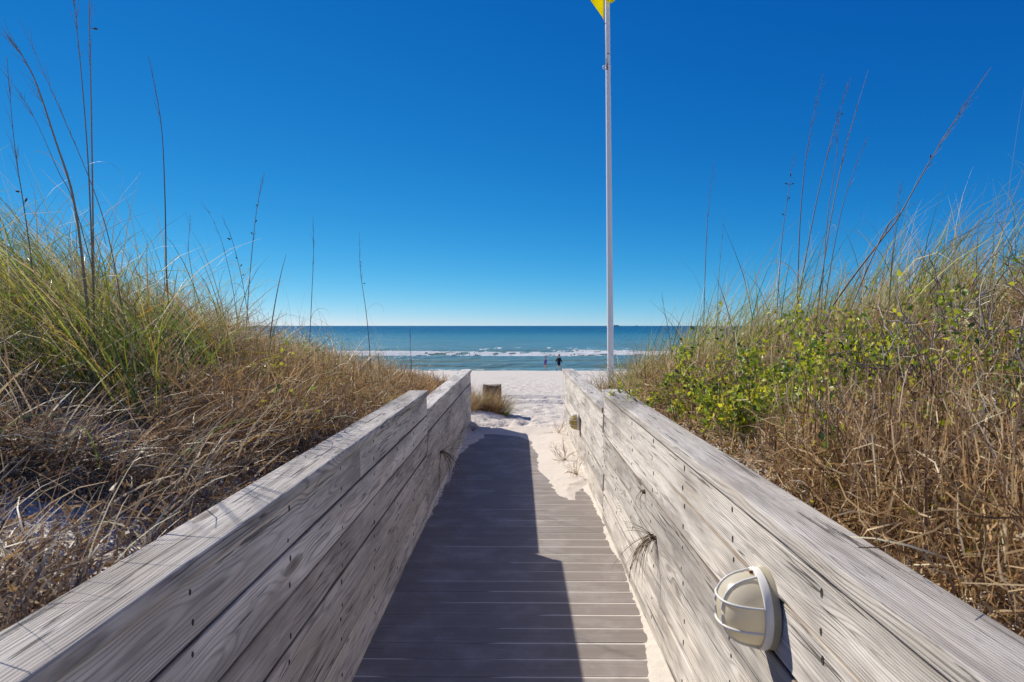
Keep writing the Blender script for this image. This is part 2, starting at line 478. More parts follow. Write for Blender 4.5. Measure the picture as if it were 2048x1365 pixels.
def build_ground():
    def seg(a, b, s): return list(np.arange(a, b - 1e-6, s))
    xs = seg(-4000, -400, 600) + seg(-400, -60, 40) + seg(-60, -10, 2.5) + seg(-10, -4, 0.3) + seg(-4, -1.6, 0.12) + seg(-1.6, -0.80, 0.08) \
        + [-0.80, -0.755, -0.73, -0.705, -0.66] + seg(-0.6, 0.62, 0.06) + [0.65, 0.675, 0.70, 0.75] + seg(0.8, 1.6, 0.08) + seg(1.6, 4, 0.12) + seg(4, 10, 0.3) \
        + seg(10, 60, 2.5) + seg(60, 400, 40) + seg(400, 4001, 600)
    ys = seg(-400, -40, 60) + seg(-40, -4, 3) + seg(-4, 8.4, 0.12) + seg(8.4, 14.4, 0.06) + seg(14.4, 17.9, 0.04) + seg(17.9, 26, 0.12) + seg(26, 60, 0.5) + seg(60, 100, 0.8) + seg(100, 420, 40)
    xs = np.array(sorted(set(np.round(xs, 4)))); ys = np.array(sorted(set(np.round(ys, 4))))
    Xg, Yg = np.meshgrid(xs, ys)
    Z = H(Xg, Yg)
    fr = np.random.default_rng(5)
    for k in range(700):
        fy = 9.3 + 19 * fr.random() ** 1.5; fx = fr.normal(0.02, 0.30 + 0.05 * (fy - 9))
        if k > 430: fx, fy = fr.uniform(-6, 6), fr.uniform(18, 40)
        if 14.2 < fy < 18.0 and fr.random() < 0.8: continue
        ca = fr.normal(0, 0.5); a, b = math.cos(ca), math.sin(ca)
        iy = np.where(np.abs(ys - fy) < 0.5)[0]; ix = np.where(np.abs(xs - fx) < 0.5)[0]
        if not len(iy) or not len(ix): continue
        sl_ = np.ix_(iy, ix)
        dx = Xg[sl_] - fx; dy = Yg[sl_] - fy
        u = (dx * a + dy * b) / 0.07; v = (-dx * b + dy * a) / 0.13
        q = u * u + v * v
        Z[sl_] += fr.uniform(0.5, 1.1) * (-0.026 * np.exp(-q * q) + 0.007 * np.exp(-((np.sqrt(q) - 1.5) / 0.4) ** 2))
    V = np.stack([Xg, Yg, Z], -1).reshape(-1, 3)
    nx, ny = len(xs), len(ys)
    i = np.arange(ny - 1)[:, None] * nx; j = np.arange(nx - 1)[None, :]
    F = np.stack([i + j, i + j + 1, i + j + nx + 1, i + j + nx], -1).reshape(-1, 4)
    o = mesh_np('beach_ground', V, F, M['sand'], smooth=True)
    tag(o, 'white sand of the beach, path and dunes', kind='structure')
build_ground()

# ------------------------------------------------------------------ sea
def sea_mat():
    t = NT('sea_water')
    ge = t.n('ShaderNodeNewGeometry'); P = ge.outputs['Position']
    X, Y, Z = sep(t, P)
    dist = t.math('LOGARITHM', t.math('MAXIMUM', Y, 60.0), 10.0)       # 1.9 at the shore .. 4
    v1 = comb(t, t.math('MULTIPLY', X, 0.018), t.math('MULTIPLY', Y, 0.10), 0.0)
    n1 = t.noise(v1, 1.0, 4, 0.6)
    deep = t.ramp(t.math('DIVIDE', t.math('SUBTRACT', t.math('ADD', dist, t.math('MULTIPLY', t.math('SUBTRACT', n1, 0.5), 0.25)), 1.9), 2.1),
                  [(0.0, (0.165, 0.330, 0.330)), (0.16, (0.140, 0.310, 0.315)), (0.28, (0.070, 0.245, 0.270)), (0.42, (0.006, 0.105, 0.165)), (0.6, (0.002, 0.055, 0.115)), (1.0, (0.002, 0.035, 0.085))])
    v2 = comb(t, t.math('MULTIPLY', X, 0.05), t.math('MULTIPLY', Y, 0.32), 0.0)
    olive = t.ramp(t.noise(v2, 1.0, 4, 0.6), [(0.47, 0.0), (0.60, 0.85)])
    near = t.ramp(t.math('DIVIDE', t.math('SUBTRACT', dist, 1.9), 1.0), [(0.0, 1.0), (0.75, 0.0)])
    c = t.mix(t.math('MULTIPLY', olive, near), deep, (0.190, 0.210, 0.095))
    hv = comb(t, t.math('MULTIPLY', X, 0.30), t.math('MULTIPLY', Y, 0.85), 0.0)
    h1 = t.noise(hv, 1.0, 5, 0.62)
    hv2 = comb(t, t.math('MULTIPLY', X, 0.03), t.math('MULTIPLY', Y, 0.10), 0.0)
    h2 = t.noise(hv2, 1.0, 4, 0.6)
    n = t.bump(t.math('ADD', h1, t.math('MULTIPLY', h2, 2.0)), 1.0, 0.9)
    return t.done(t.principled(c, 0.24, 0.16, n))
M['sea'] = sea_mat()
def foam_mat():
    t = NT('sea_foam')
    d = t.n('ShaderNodeBsdfDiffuse'); d.inputs[0].default_value = (0.92, 0.92, 0.91, 1)
    tr = t.n('ShaderNodeBsdfTranslucent'); tr.inputs[0].default_value = (0.92, 0.93, 0.92, 1)
    mx = t.n('ShaderNodeMixShader'); mx.inputs[0].default_value = 0.35
    t.l(d.outputs[0], mx.inputs[1]); t.l(tr.outputs[0], mx.inputs[2])
    return t.done(mx.outputs[0])
M['foam'] = foam_mat()

def swell(x, y):
    a = 0.24 * np.exp(-np.maximum(y - 90, 0) / 500)
    z = a * np.sin(y * 0.42 + 1.1 * np.sin(x * 0.03) + 3 * vnoise(x * 0.02, y * 0.02, 2))
    z = z + a * 0.7 * np.sin(y * 0.95 + 1.7 * np.sin(x * 0.045 + 1) + 2 * vnoise(x * 0.05, y * 0.05, 6))
    yb = breaker_y(x)
    s = (y - yb)
    z = z + 0.16 * np.exp(-(np.where(s < 0, s / 5.0, s / 6.0)) ** 2)
    z = z * smooth(80, 88, y)
    return z

def breaker_y(x):
    return 130 + 1.5 * np.sin(x * 0.021 + 0.6) + 0.8 * np.sin(x * 0.09)

def build_sea():
    u = np.linspace(-1.25, 1.25, 421)
    ys = np.concatenate([np.arange(76, 150, 0.45), np.geomspace(150, 60000, 150)])
    U, Y = np.meshgrid(u, ys)
    X = U * (Y + 30)
    Z = SEA_Z + np.where(Y < 2500, swell(X, Y), 0)
    V = np.stack([X, Y, Z], -1).reshape(-1, 3)
    nx, ny = len(u), len(ys)
    i = np.arange(ny - 1)[:, None] * nx; j = np.arange(nx - 1)[None, :]
    F = np.stack([i + j, i + j + 1, i + j + nx + 1, i + j + nx], -1).reshape(-1, 4)
    o = mesh_np('sea', V, F, M['sea'], smooth=True)
    tag(o, 'blue green sea reaching to the horizon', kind='structure')

def foam_strip(name, x0, x1, yfun, wid, hgt, seed, thr, nx, ny, label, lift=0.0):
    xs = np.linspace(x0, x1, nx); ts = np.linspace(0, 1, ny)
    Xg, T = np.meshgrid(xs, ts)
    Yg = yfun(Xg) - wid * 0.65 + wid * T + 0.5 * fbm(Xg * 0.3, T * 3, seed) + 0.35 * wid * fbm(Xg * 0.06, T * 0.4, seed + 9, 3)
    nz = fbm(Xg * 0.7, Yg * 1.0, seed + 1, 4)
    env = np.sin(np.pi * T) ** 0.6
    keep = nz + 0.55 * env + 0.75 * fbm(Xg * 0.035, T * 0.0, seed + 5, 3) > thr
    Z = SEA_Z + swell(Xg, Yg) + 0.04 + lift + hgt * env * (0.35 + 1.1 * (fbm(Xg * 1.1, Yg * 1.2, seed + 2, 3) + 0.4))
    V = np.stack([Xg, Yg, Z], -1).reshape(-1, 3)
    i = np.arange(ny - 1)[:, None] * nx; j = np.arange(nx - 1)[None, :]
    F = np.stack([i + j, i + j + 1, i + j + nx + 1, i + j + nx], -1).reshape(-1, 4)
    kf = keep.ravel()[F].sum(1) >= 3
    o = mesh_np(name, V, F[kf], M['foam'], smooth=True)
    tag(o, label, 'foam', kind='stuff')
build_sea()
foam_strip('surf_foam', -110, 150, lambda x: breaker_y(x) - 0.5, 19.0, 0.10, 31, -0.01, 1700, 44, 'white foam of the wave breaking off the beach')
foam_strip('surf_foam', -110, 150, lambda x: breaker_y(x) - 8 + np.sin(x * 0.05), 4.0, 0.10, 57, 0.62, 1200, 14, 'thin foam streaks in front of the breaking wave')
foam_strip('surf_foam', -60, 90, lambda x: 153 + 3 * np.sin(x * 0.05), 4.0, 0.25, 77, 0.80, 900, 12, 'small whitecaps far behind the breaking wave')
foam_strip('shore_foam', -60, 90, lambda x: 82.3 + 0.8 * np.sin(x * 0.12) + 0.4 * np.sin(x * 0.5), 2.2, 0.05, 93, 0.42, 900, 10, 'thin swash foam along the edge of the sand', 0.02)

# ------------------------------------------------------------------ boardwalk deck
def chamfer_box(sx, sy, sz, b=0.004, seg=1):
    bm = bmesh.new()
    bmesh.ops.create_cube(bm, size=1.0)
    bmesh.ops.scale(bm, vec=(sx, sy, sz), verts=bm.verts)
    if b: bmesh.ops.bevel(bm, geom=list(bm.edges), offset=b, segments=seg, affect='EDGES', profile=0.5)
    return bm

deck = empty('boardwalk_deck', (0, 0, 0))
tag(deck, 'deck of dark composite planks leading down to the beach', kind='structure')
PITCH, PW = 0.1462, 0.1375
bmp = chamfer_box(XR - XL + 0.02, PW, 0.025, 0.0035)
plank_me = bpy.data.meshes.new('plank'); bmp.to_mesh(plank_me); bmp.free(); plank_me.materials.append(M['deck'])
y = 2.722 - 0.1462 * 28 - 0.0731
while y < 8.85:
    o = bpy.data.objects.new('plank', plank_me)
    o.location = ((XL + XR) / 2 + random.uniform(-.002, .002), y + random.uniform(-.001, .001), -0.0125 + random.uniform(-.0006, .0006))
    o.rotation_euler = (random.uniform(-.003, .003), random.uniform(-.0006, .0006), random.uniform(-.0012, .0012))
    link(o, deck)
    y += PITCH

def drift_height(x, y):
    """top of the loose sand above the deck boards (negative: only in the gaps)"""
    rag = 0.05 * fbm(x * 5, y * 5, 41, 3) + 0.018 * fbm(x * 24, y * 24, 44, 3)
    h = -0.0020 + 0.0010 * fbm(x * 2.0, y * 7.0, 51, 2) - 0.015 * smooth(0.15, -0.05, x) * np.clip(0.55 + 2.2 * vnoise(x * 3, y * 6.9, 52), 0, 1)
    # right hand drift
    xb = np.interp(y, [5.35, 5.5, 5.62, 6.27, 6.7, 7.7, 8.3, 8.6, 8.85, 9.1], [0.70, 0.44, 0.34, 0.25, 0.19, 0.19, 0.15, 0.02, -0.35, -0.9])
    xr = np.interp(y, [5.3, 5.6, 5.75, 5.95, 6.1], [0.42, 0.45, 0.48, 0.56, 0.9])
    dd = np.minimum(x - xb, xr - x) + rag
    h = np.maximum(h, np.where(dd < 0, 0.3 * dd, 0.14 * dd - 0.05 * dd * dd))
    # strip along the foot of the right wall
    sw = np.interp(y, [-1.5, 2.2, 2.7, 3.0, 3.3, 3.8, 4.6, 5.5, 6.5], [0.10, 0.11, 0.10, 0.06, 0.035, 0.025, 0.02, 0.03, 0.08])
    q = x - (XR - sw) + rag * 0.6
    h = np.maximum(h, np.where(q < 0, 0.4, 0.2) * q)
    # ragged strip along the foot of the left wall
    sl = np.interp(y, [-1.5, 2.5, 4.0, 5.0, 6.0, 7.6, 8.0, 8.5], [-0.02, -0.02, -0.012, 0.0, 0.015, 0.03, 0.09, 0.22])
    q = (XL + sl) - x + rag * 0.9
    h = np.maximum(h, np.where(q < 0, 0.35, 0.16) * q)
    h = h + 0.006 * fbm(x * 9, y * 14, 61, 2) * (h > 0.01)
    return np.minimum(h, 0.16)

def build_drift():
    xs = np.arange(XL - 0.012, XR + 0.013, 0.013)
    ys = np.concatenate([np.arange(-1.5, 2.4, 0.06), np.arange(2.4, 9.2, 0.0171)])
    Xg, Yg = np.meshgrid(xs, ys)
    Z = drift_height(Xg, Yg)
    Z = np.where(Yg > 8.8, np.maximum(Z, 0.004 + 0.01 * fbm(Xg * 5, Yg * 5, 3)), Z)
    Z = np.where(Yg > 9.0, Z * (1 - smooth(9.0, 9.2, Yg)) + (H(Xg, Yg) - 0.02) * smooth(9.0, 9.2, Yg), Z)
    V = np.stack([Xg, Yg, Z], -1).reshape(-1, 3)
    nx, ny = len(xs), len(ys)
    i = np.arange(ny - 1)[:, None] * nx; j = np.arange(nx - 1)[None, :]
    F = np.stack([i + j, i + j + 1, i + j + nx + 1, i + j + nx], -1).reshape(-1, 4)
    o = mesh_np('drifted_sand', V, F, M['sand_smooth'], smooth=True)
    tag(o, 'white sand blown over the deck and packed between its planks', 'sand', kind='stuff')
build_drift()

# ------------------------------------------------------------------ wooden side walls
def wall(side, y0, y1, captop, nb, label, breaks=()):
    """side -1 left, +1 right; inner boards, cap, posts behind, nail heads"""
    xin = XL if side < 0 else XR
    root = empty('boardwalk_wall', (xin, (y0 + y1) / 2, 0))
    tag(root, label, 'wall', 'weathered plank walls along the boardwalk')
    ym = (y0 + y1) / 2
    def add(name, x0, x1, a, b, z0, z1, bev=0.004, seg=1, rot=(0, 0, 0)):
        bm = chamfer_box(abs(x1 - x0), b - a, z1 - z0, bev, seg)
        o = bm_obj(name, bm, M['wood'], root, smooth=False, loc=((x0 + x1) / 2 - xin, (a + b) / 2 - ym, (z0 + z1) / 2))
        o.rotation_euler = rot
        return o
    capth, pitch, bh = 0.038, 0.141, 0.1330
    add('cap_board', xin - side * 0.014, xin + side * 0.128, y0, y1, captop - capth, captop, 0.006, 2, (0, random.uniform(-.012, .012), 0))
    nails = []
    ztop = captop - capth - (0.012 if side > 0 else 0.004)
    faces = []
    for k in range(nb):
        za = ztop - k * pitch
        zb = za - bh
        if side > 0 and k == nb - 1: za -= 0.013; zb = max(zb, -0.01)
        cuts = [y0] + [c for kk, c in breaks if kk == k] + [y1]
        pr = random.uniform(-0.006, 0.004)
        th = side * random.uniform(0.030, 0.060)
        faces.append((za, zb, pr, th))
        for a, b in zip(cuts[:-1], cuts[1:]):
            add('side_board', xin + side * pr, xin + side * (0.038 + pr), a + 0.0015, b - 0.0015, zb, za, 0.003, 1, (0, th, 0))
    zlow = faces[-1][1]
    if zlow > 0.02:
        add('kick_board', xin - side * 0.006, xin + side * 0.030, y0 + 0.002, y1 - 0.002, -0.02, zlow - 0.004, 0.004)
    nst = max(2, int(round((y1 - y0) / 0.62)))
    vs = []; fs = []
    for s in range(nst + 1):
        ys = y0 + 0.06 + (y1 - y0 - 0.12) * s / nst
        if s % 3 == 0:
            add('post', xin + side * 0.043, xin + side * 0.127, max(y0, ys - 0.045), min(y1, ys + 0.045), -0.35, captop - capth - 0.002, 0.003)
        for za, zb, pr, th in faces:
            for f in (0.22, 0.78):
                if random.random() < 0.15: continue
                zz = za + (zb - za) * f + random.uniform(-.01, .01)
                yy = ys + random.uniform(-.012, .012)
                rr = random.uniform(0.003, 0.0055)
                xx = xin + side * pr - side * 0.0016 - math.sin(th) * (f - 0.5) * (za - zb)
                b0 = len(vs)
                for q in range(8):
                    an = q * math.pi / 4
                    vs.append((xx - xin, yy + rr * math.cos(an) - ym, zz + rr * 1.9 * math.sin(an)))
                for q in range(8):
                    an = q * math.pi / 4
                    vs.append((xx + side * 0.006 - xin, yy + rr * math.cos(an) - ym, zz + rr * 1.9 * math.sin(an)))
                fs += [(b0, b0 + 1, b0 + 2, b0 + 3), (b0, b0 + 3, b0 + 4, b0 + 7), (b0 + 4, b0 + 5, b0 + 6, b0 + 7)]
                for q in range(8):
                    fs.append((b0 + q, b0 + (q + 1) % 8, b0 + 8 + (q + 1) % 8, b0 + 8 + q))
    nh = mesh_np('nail_heads', vs, fs, M['nail'], root)
    nh['kind'] = 'stuff'
    return root

CAP_N_L, CAP_N_R = 0.935, 0.945
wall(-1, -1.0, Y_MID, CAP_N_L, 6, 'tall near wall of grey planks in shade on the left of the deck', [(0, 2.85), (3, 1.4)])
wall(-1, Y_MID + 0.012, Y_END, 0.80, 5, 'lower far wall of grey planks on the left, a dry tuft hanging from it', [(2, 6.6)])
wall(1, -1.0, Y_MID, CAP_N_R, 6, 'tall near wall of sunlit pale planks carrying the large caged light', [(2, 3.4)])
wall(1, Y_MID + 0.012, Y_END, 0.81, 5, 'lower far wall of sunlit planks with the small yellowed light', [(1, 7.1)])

# ------------------------------------------------------------------ caged bulkhead lights
def bulkhead_light(loc, s, lens, label):
    root = empty('bulkhead_light', loc)
    tag(root, label, 'light', 'caged lights on the right wall')
    def pt(w, u, v): return (-w * s, u * s, v * s)     # w out of the wall, u along it, v up
    n = 40
    def disc_stack(name, prof, mat, asp=1.0):
        vs = []; fs = []
        for w, r in prof:
            for k in range(n):
                a = 2 * math.pi * k / n
                vs.append(pt(w, r * math.cos(a), r * asp * math.sin(a)))
        m = len(prof)
        for i in range(m - 1):
            for k in range(n):
                fs.append((i * n + k, i * n + (k + 1) % n, (i + 1) * n + (k + 1) % n, (i + 1) * n + k))
        o = mesh_np(name, vs, fs, mat, root, smooth=True)
        md = o.modifiers.new('edge', 'EDGE_SPLIT'); md.split_angle = R(38)
        return o
    disc_stack('back_plate', [(0, 0.0), (0, 0.098), (0.017, 0.095), (0.017, 0.0)], M['gasket'])
    disc_stack('rim', [(0.017, 0.093), (0.018, 0.098), (0.030, 0.098), (0.036, 0.095), (0.036, 0.089), (0.028, 0.087), (0.018, 0.087)], M['white_paint'])
    prof = [(0.020 , 0.0868), (0.034, 0.0862)]
    for k in range(1, 13):
        a = k / 12 * math.pi / 2
        prof.append((0.034 + 0.088 * math.sin(a) ** 0.95, max(0.0862 * math.cos(a) ** 0.72, 0.0001)))
    disc_stack('lens', prof, lens)
    def dome(u, v):
        q = min(math.hypot(u, v) / 0.089, 1.0)
        return 0.034 + 0.090 * math.sqrt(max(0.0, 1 - q ** 2.7))
    for kind, c in (('v', -0.030), ('v', 0.030), ('h', -0.030), ('h', 0.030)):
        ps = []
        L = math.sqrt(0.092 ** 2 - c ** 2)
        for k in range(21):
            q = -L + 2 * L * k / 20
            u, v = (c, q) if kind == 'v' else (q, c)
            w = max(dome(u, v), 0.036) + (0.003 if kind == 'h' else 0.001)
            ps.append(pt(w, u, v))
        V, F = tubes([(np.array(ps), 0.0033 * s)], 7)
        mesh_np('cage_bar', V, F, M['white_paint'], root, smooth=True)
    for k in range(2):
        v = 0.09 * (1 if k else -1)
        V, F = tubes([(np.array([pt(0.036, 0, v), pt(0.044, 0, v)]), 0.0042 * s), (np.array([pt(0.0438, 0, v), pt(0.0442, 0, v)]), [0.0042 * s, 0.0001])], 8)
        mesh_np('screw', V, F, M['rust'], root)
bulkhead_light((XR - 0.002, 1.68, 0.709), 0.97, M['lens_beige'], 'large caged white light with beige dome on the near right wall')
bulkhead_light((XR - 0.002, 6.85, 0.435), 0.84, M['lens_amber'], 'small caged light with yellowed dome on the far right wall')

# ------------------------------------------------------------------ flagpole and flag
PB = px(1221.5, 760, 14.0); PB.z = float(H(PB.x, 14.0)) - 0.05
PT = px(1213.0, -190, 14.0)
pole_r = empty('flagpole', PB)
tag(pole_r, 'tall white flagpole standing in the dune grass on the right', 'flagpole')
ptop = PT - PB
def on_pole(z): return np.array(ptop) * (z / ptop.z)
zz = np.linspace(0, ptop.z, 16)
P = np.array([on_pole(z) for z in zz])
V, F = tubes([(P, np.linspace(0.068, 0.042, 16))], 24)
mesh_np('pole_shaft', V, F, M['pole_paint'], pole_r, smooth=True)
V, F = tubes([(np.array([P[-1], P[-1] + (0, 0, 0.03), P[-1] + (0, 0, 0.06), P[-1] + (0, 0, 0.10), P[-1] + (0, 0, 0.12)]), [0.02, 0.05, 0.06, 0.045, 0.001])], 16)
mesh_np('finial', V, F, M['pole_paint'], pole_r, smooth=True)
zc = px(1213, 136, 14.0).z - PB.z
c0 = on_pole(zc)
ring = [(c0[0] - 0.075 + 0.034 * math.cos(a), c0[1] - 0.01, c0[2] + 0.034 * math.sin(a)) for a in np.linspace(0, 2 * math.pi, 17)]
V, F = tubes([(np.array(ring), 0.010)], 8)
mesh_np('eye_ring', V, F, M['white_paint'], pole_r, smooth=True)
V, F = tubes([(np.array([c0 + (0, 0, -0.03), c0 + (0, 0, 0.03)]), 0.058)], 20)
mesh_np('collar_band', V, F, M['pole_paint'], pole_r, smooth=True)
V, F = tubes([(np.array([c0 + (-0.028, -0.052, -0.07), c0 + (-0.03, -0.056, 0.05)]), 0.014), (np.array([c0 + (-0.03, -0.05, 0.05), c0 + (-0.035, -0.05, 0.16)]), 0.006)], 8)
mesh_np('cleat', V, F, M['rust'], pole_r, smooth=True)
c1 = on_pole(px(1213, 110, 14.0).z - PB.z)
V, F = tubes([(np.array([c1 + (-0.03, -0.052, 0.0), c1 + (0.03, -0.052, -0.01)]), 0.007)], 6)
mesh_np('halyard_knot', V, F, M['dark_metal'], pole_r)
V, F = tubes([(np.array([c0 + (-0.05, -0.03, 0.04), on_pole(ptop.z * 0.86) + (-0.062, -0.02, 0), P[-1] + (-0.05, -0.02, -0.03)]), 0.0045)], 6)
mesh_np('halyard', V, F, M['rope'], pole_r)
c2 = on_pole(px(1213, 50, 14.0).z - PB.z)
V, F = tubes([(np.array([c2 + (-0.045, -0.03, 0.005), c2 + (-0.085, -0.03, -0.012)]), 0.008)], 6)
mesh_np('snap_hook', V, F, M['dark_metal'], pole_r)

def build_flag():
    # hoist runs up the halyard; the cloth sags out to the left, swings past the front of the pole and flies right
    hoist0 = px(1207, 44, 14.0); hoist0.y -= 0.06
    Hh, Lf = 0.95, 1.35
    nu, nv = 60, 40
    pts = np.zeros((nv, nu, 3))
    for iv in range(nv):
        v = iv / (nv - 1)
        hx, hy, hz = hoist0.x - 0.01 * v, hoist0.y, hoist0.z + Hh * v
        for iu in range(nu):
            u = iu / (nu - 1)
            d = u * Lf
            # plan path: bulge left, then cross in front to the right
            bx = -0.29 * math.sin(min(u / 0.36, 1) * math.pi) * (1 - 0.25 * v)
            xx = hx + bx + max(0.0, u - 0.30) * Lf * 0.88
            yy = hy - 0.13 * math.sin(min(u / 0.5, 1) * math.pi / 2) - 0.10 * math.sin(u * 9 + 1.5 * v) * u - 0.045 * math.sin(u * 26 + 2.0 * v) * min(u * 8, 1)
            lift = 0.425 * min(u / 0.175, 1.0) ** 0.85 * (1 - v) ** 1.6
            droop = -0.095 * float(smooth(0.25, 0.4, np.array(u))) + 0.14 * float(smooth(0.42, 0.62, np.array(u)))
            zz_ = hz + float(lift) + droop + 0.02 * math.sin(u * 14 + v * 5)
            pts[iv, iu] = (xx, yy, zz_)
    V = pts.reshape(-1, 3)
    i = np.arange(nv - 1)[:, None] * nu; j = np.arange(nu - 1)[None, :]
    F = np.stack([i + j, i + j + 1, i + j + nu + 1, i + j + nu], -1).reshape(-1, 4)
    root = empty('flag', hoist0)
    tag(root, 'yellow beach warning flag tied to the white flagpole', 'flag')
    o = mesh_np('cloth', V - np.array(hoist0), F, M['flag'], root, cols=np.tile(np.array([[0.95, 0.86, 0.010]]), (len(V), 1)), smooth=True)
    sd = o.modifiers.new('thick', 'SOLIDIFY'); sd.thickness = 0.003
    hp = pts[:, 0, :] - np.array(hoist0)
    Vb, Fb = tubes([(hp, 0.012)], 6)
    mesh_np('hoist_hem', Vb, Fb, M['rope'], root, smooth=True)
build_flag()

# ------------------------------------------------------------------ round timber post beyond the deck
def build_post():
    D = 11.4
    p = px(984, 770, D)
    top = p.z; rad = 0.158; z0 = float(H(p.x, D)) - 0.25
    root = empty('timber_post', (p.x, D, z0))
    tag(root, 'short thick round timber post at the end of the boardwalk', 'post')
    n = 56; hh = top - z0
    vs = []; fs = []
    rings = [0, 0.35, 0.7, 0.92, 1.0]
    for i, f in enumerate(rings):
        for k in range(n):
            a = 2 * math.pi * k / n
            g = 0.024 * (1 if (math.sin(k * 2.4) + math.sin(k * 5.1 + 1)) > 0.75 else 0)
            r = rad - g - (0.006 if f == 1.0 else 0) + 0.004 * math.sin(3 * a)
            zt = hh * f + (0.008 * math.sin(a * 2 + 1) if f == 1 else 0)
            vs.append((r * math.cos(a), r * math.sin(a), zt))
    for i in range(len(rings) - 1):
        for k in range(n):
            fs.append((i * n + k, i * n + (k + 1) % n, (i + 1) * n + (k + 1) % n, (i + 1) * n + k))
    mesh_np('post_shaft', vs, fs, M['post_wood'], root)
    ts = [(0, 0, hh + 0.004)] + [vs[(len(rings) - 1) * n + k] for k in range(n)]
    tf = [(0, 1 + k, 1 + (k + 1) % n) for k in range(n)]
    mesh_np('post_top', ts, tf, M['post_wood'], root)
build_post()

# ------------------------------------------------------------------ people on the beach
def skin_obj(name, verts, edges, radii, mat, parent, root=0, sub=2):
    me = bpy.data.meshes.new(name)
    me.from_pydata(verts, edges, [])
    o = bpy.data.objects.new(name, me)
    link(o, parent)
    o.modifiers.new('skin', 'SKIN')
    if not me.skin_vertices:
        bm = bmesh.new(); bm.from_mesh(me); bm.verts.layers.skin.verify(); bm.to_mesh(me); bm.free()
    for i, r in enumerate(radii):
        me.skin_vertices[0].data[i].radius = (r, r) if not isinstance(r, tuple) else r
        me.skin_vertices[0].data[i].use_root = (i == root)
    o.modifiers['skin'].use_smooth_shade = True
    s = o.modifiers.new('sub', 'SUBSURF'); s.levels = 1; s.render_levels = sub
    me.materials.append(mat)
    return o

class Skel:
    def __init__(s): s.v = []; s.e = []; s.r = []
    def chain(s, pts, start=None):
        prev = start; ids = []
        for p, r in pts:
            s.v.append(p); s.r.append(r); i = len(s.v) - 1
            if prev is not None: s.e.append((prev, i))
            prev = i; ids.append(i)
        return ids

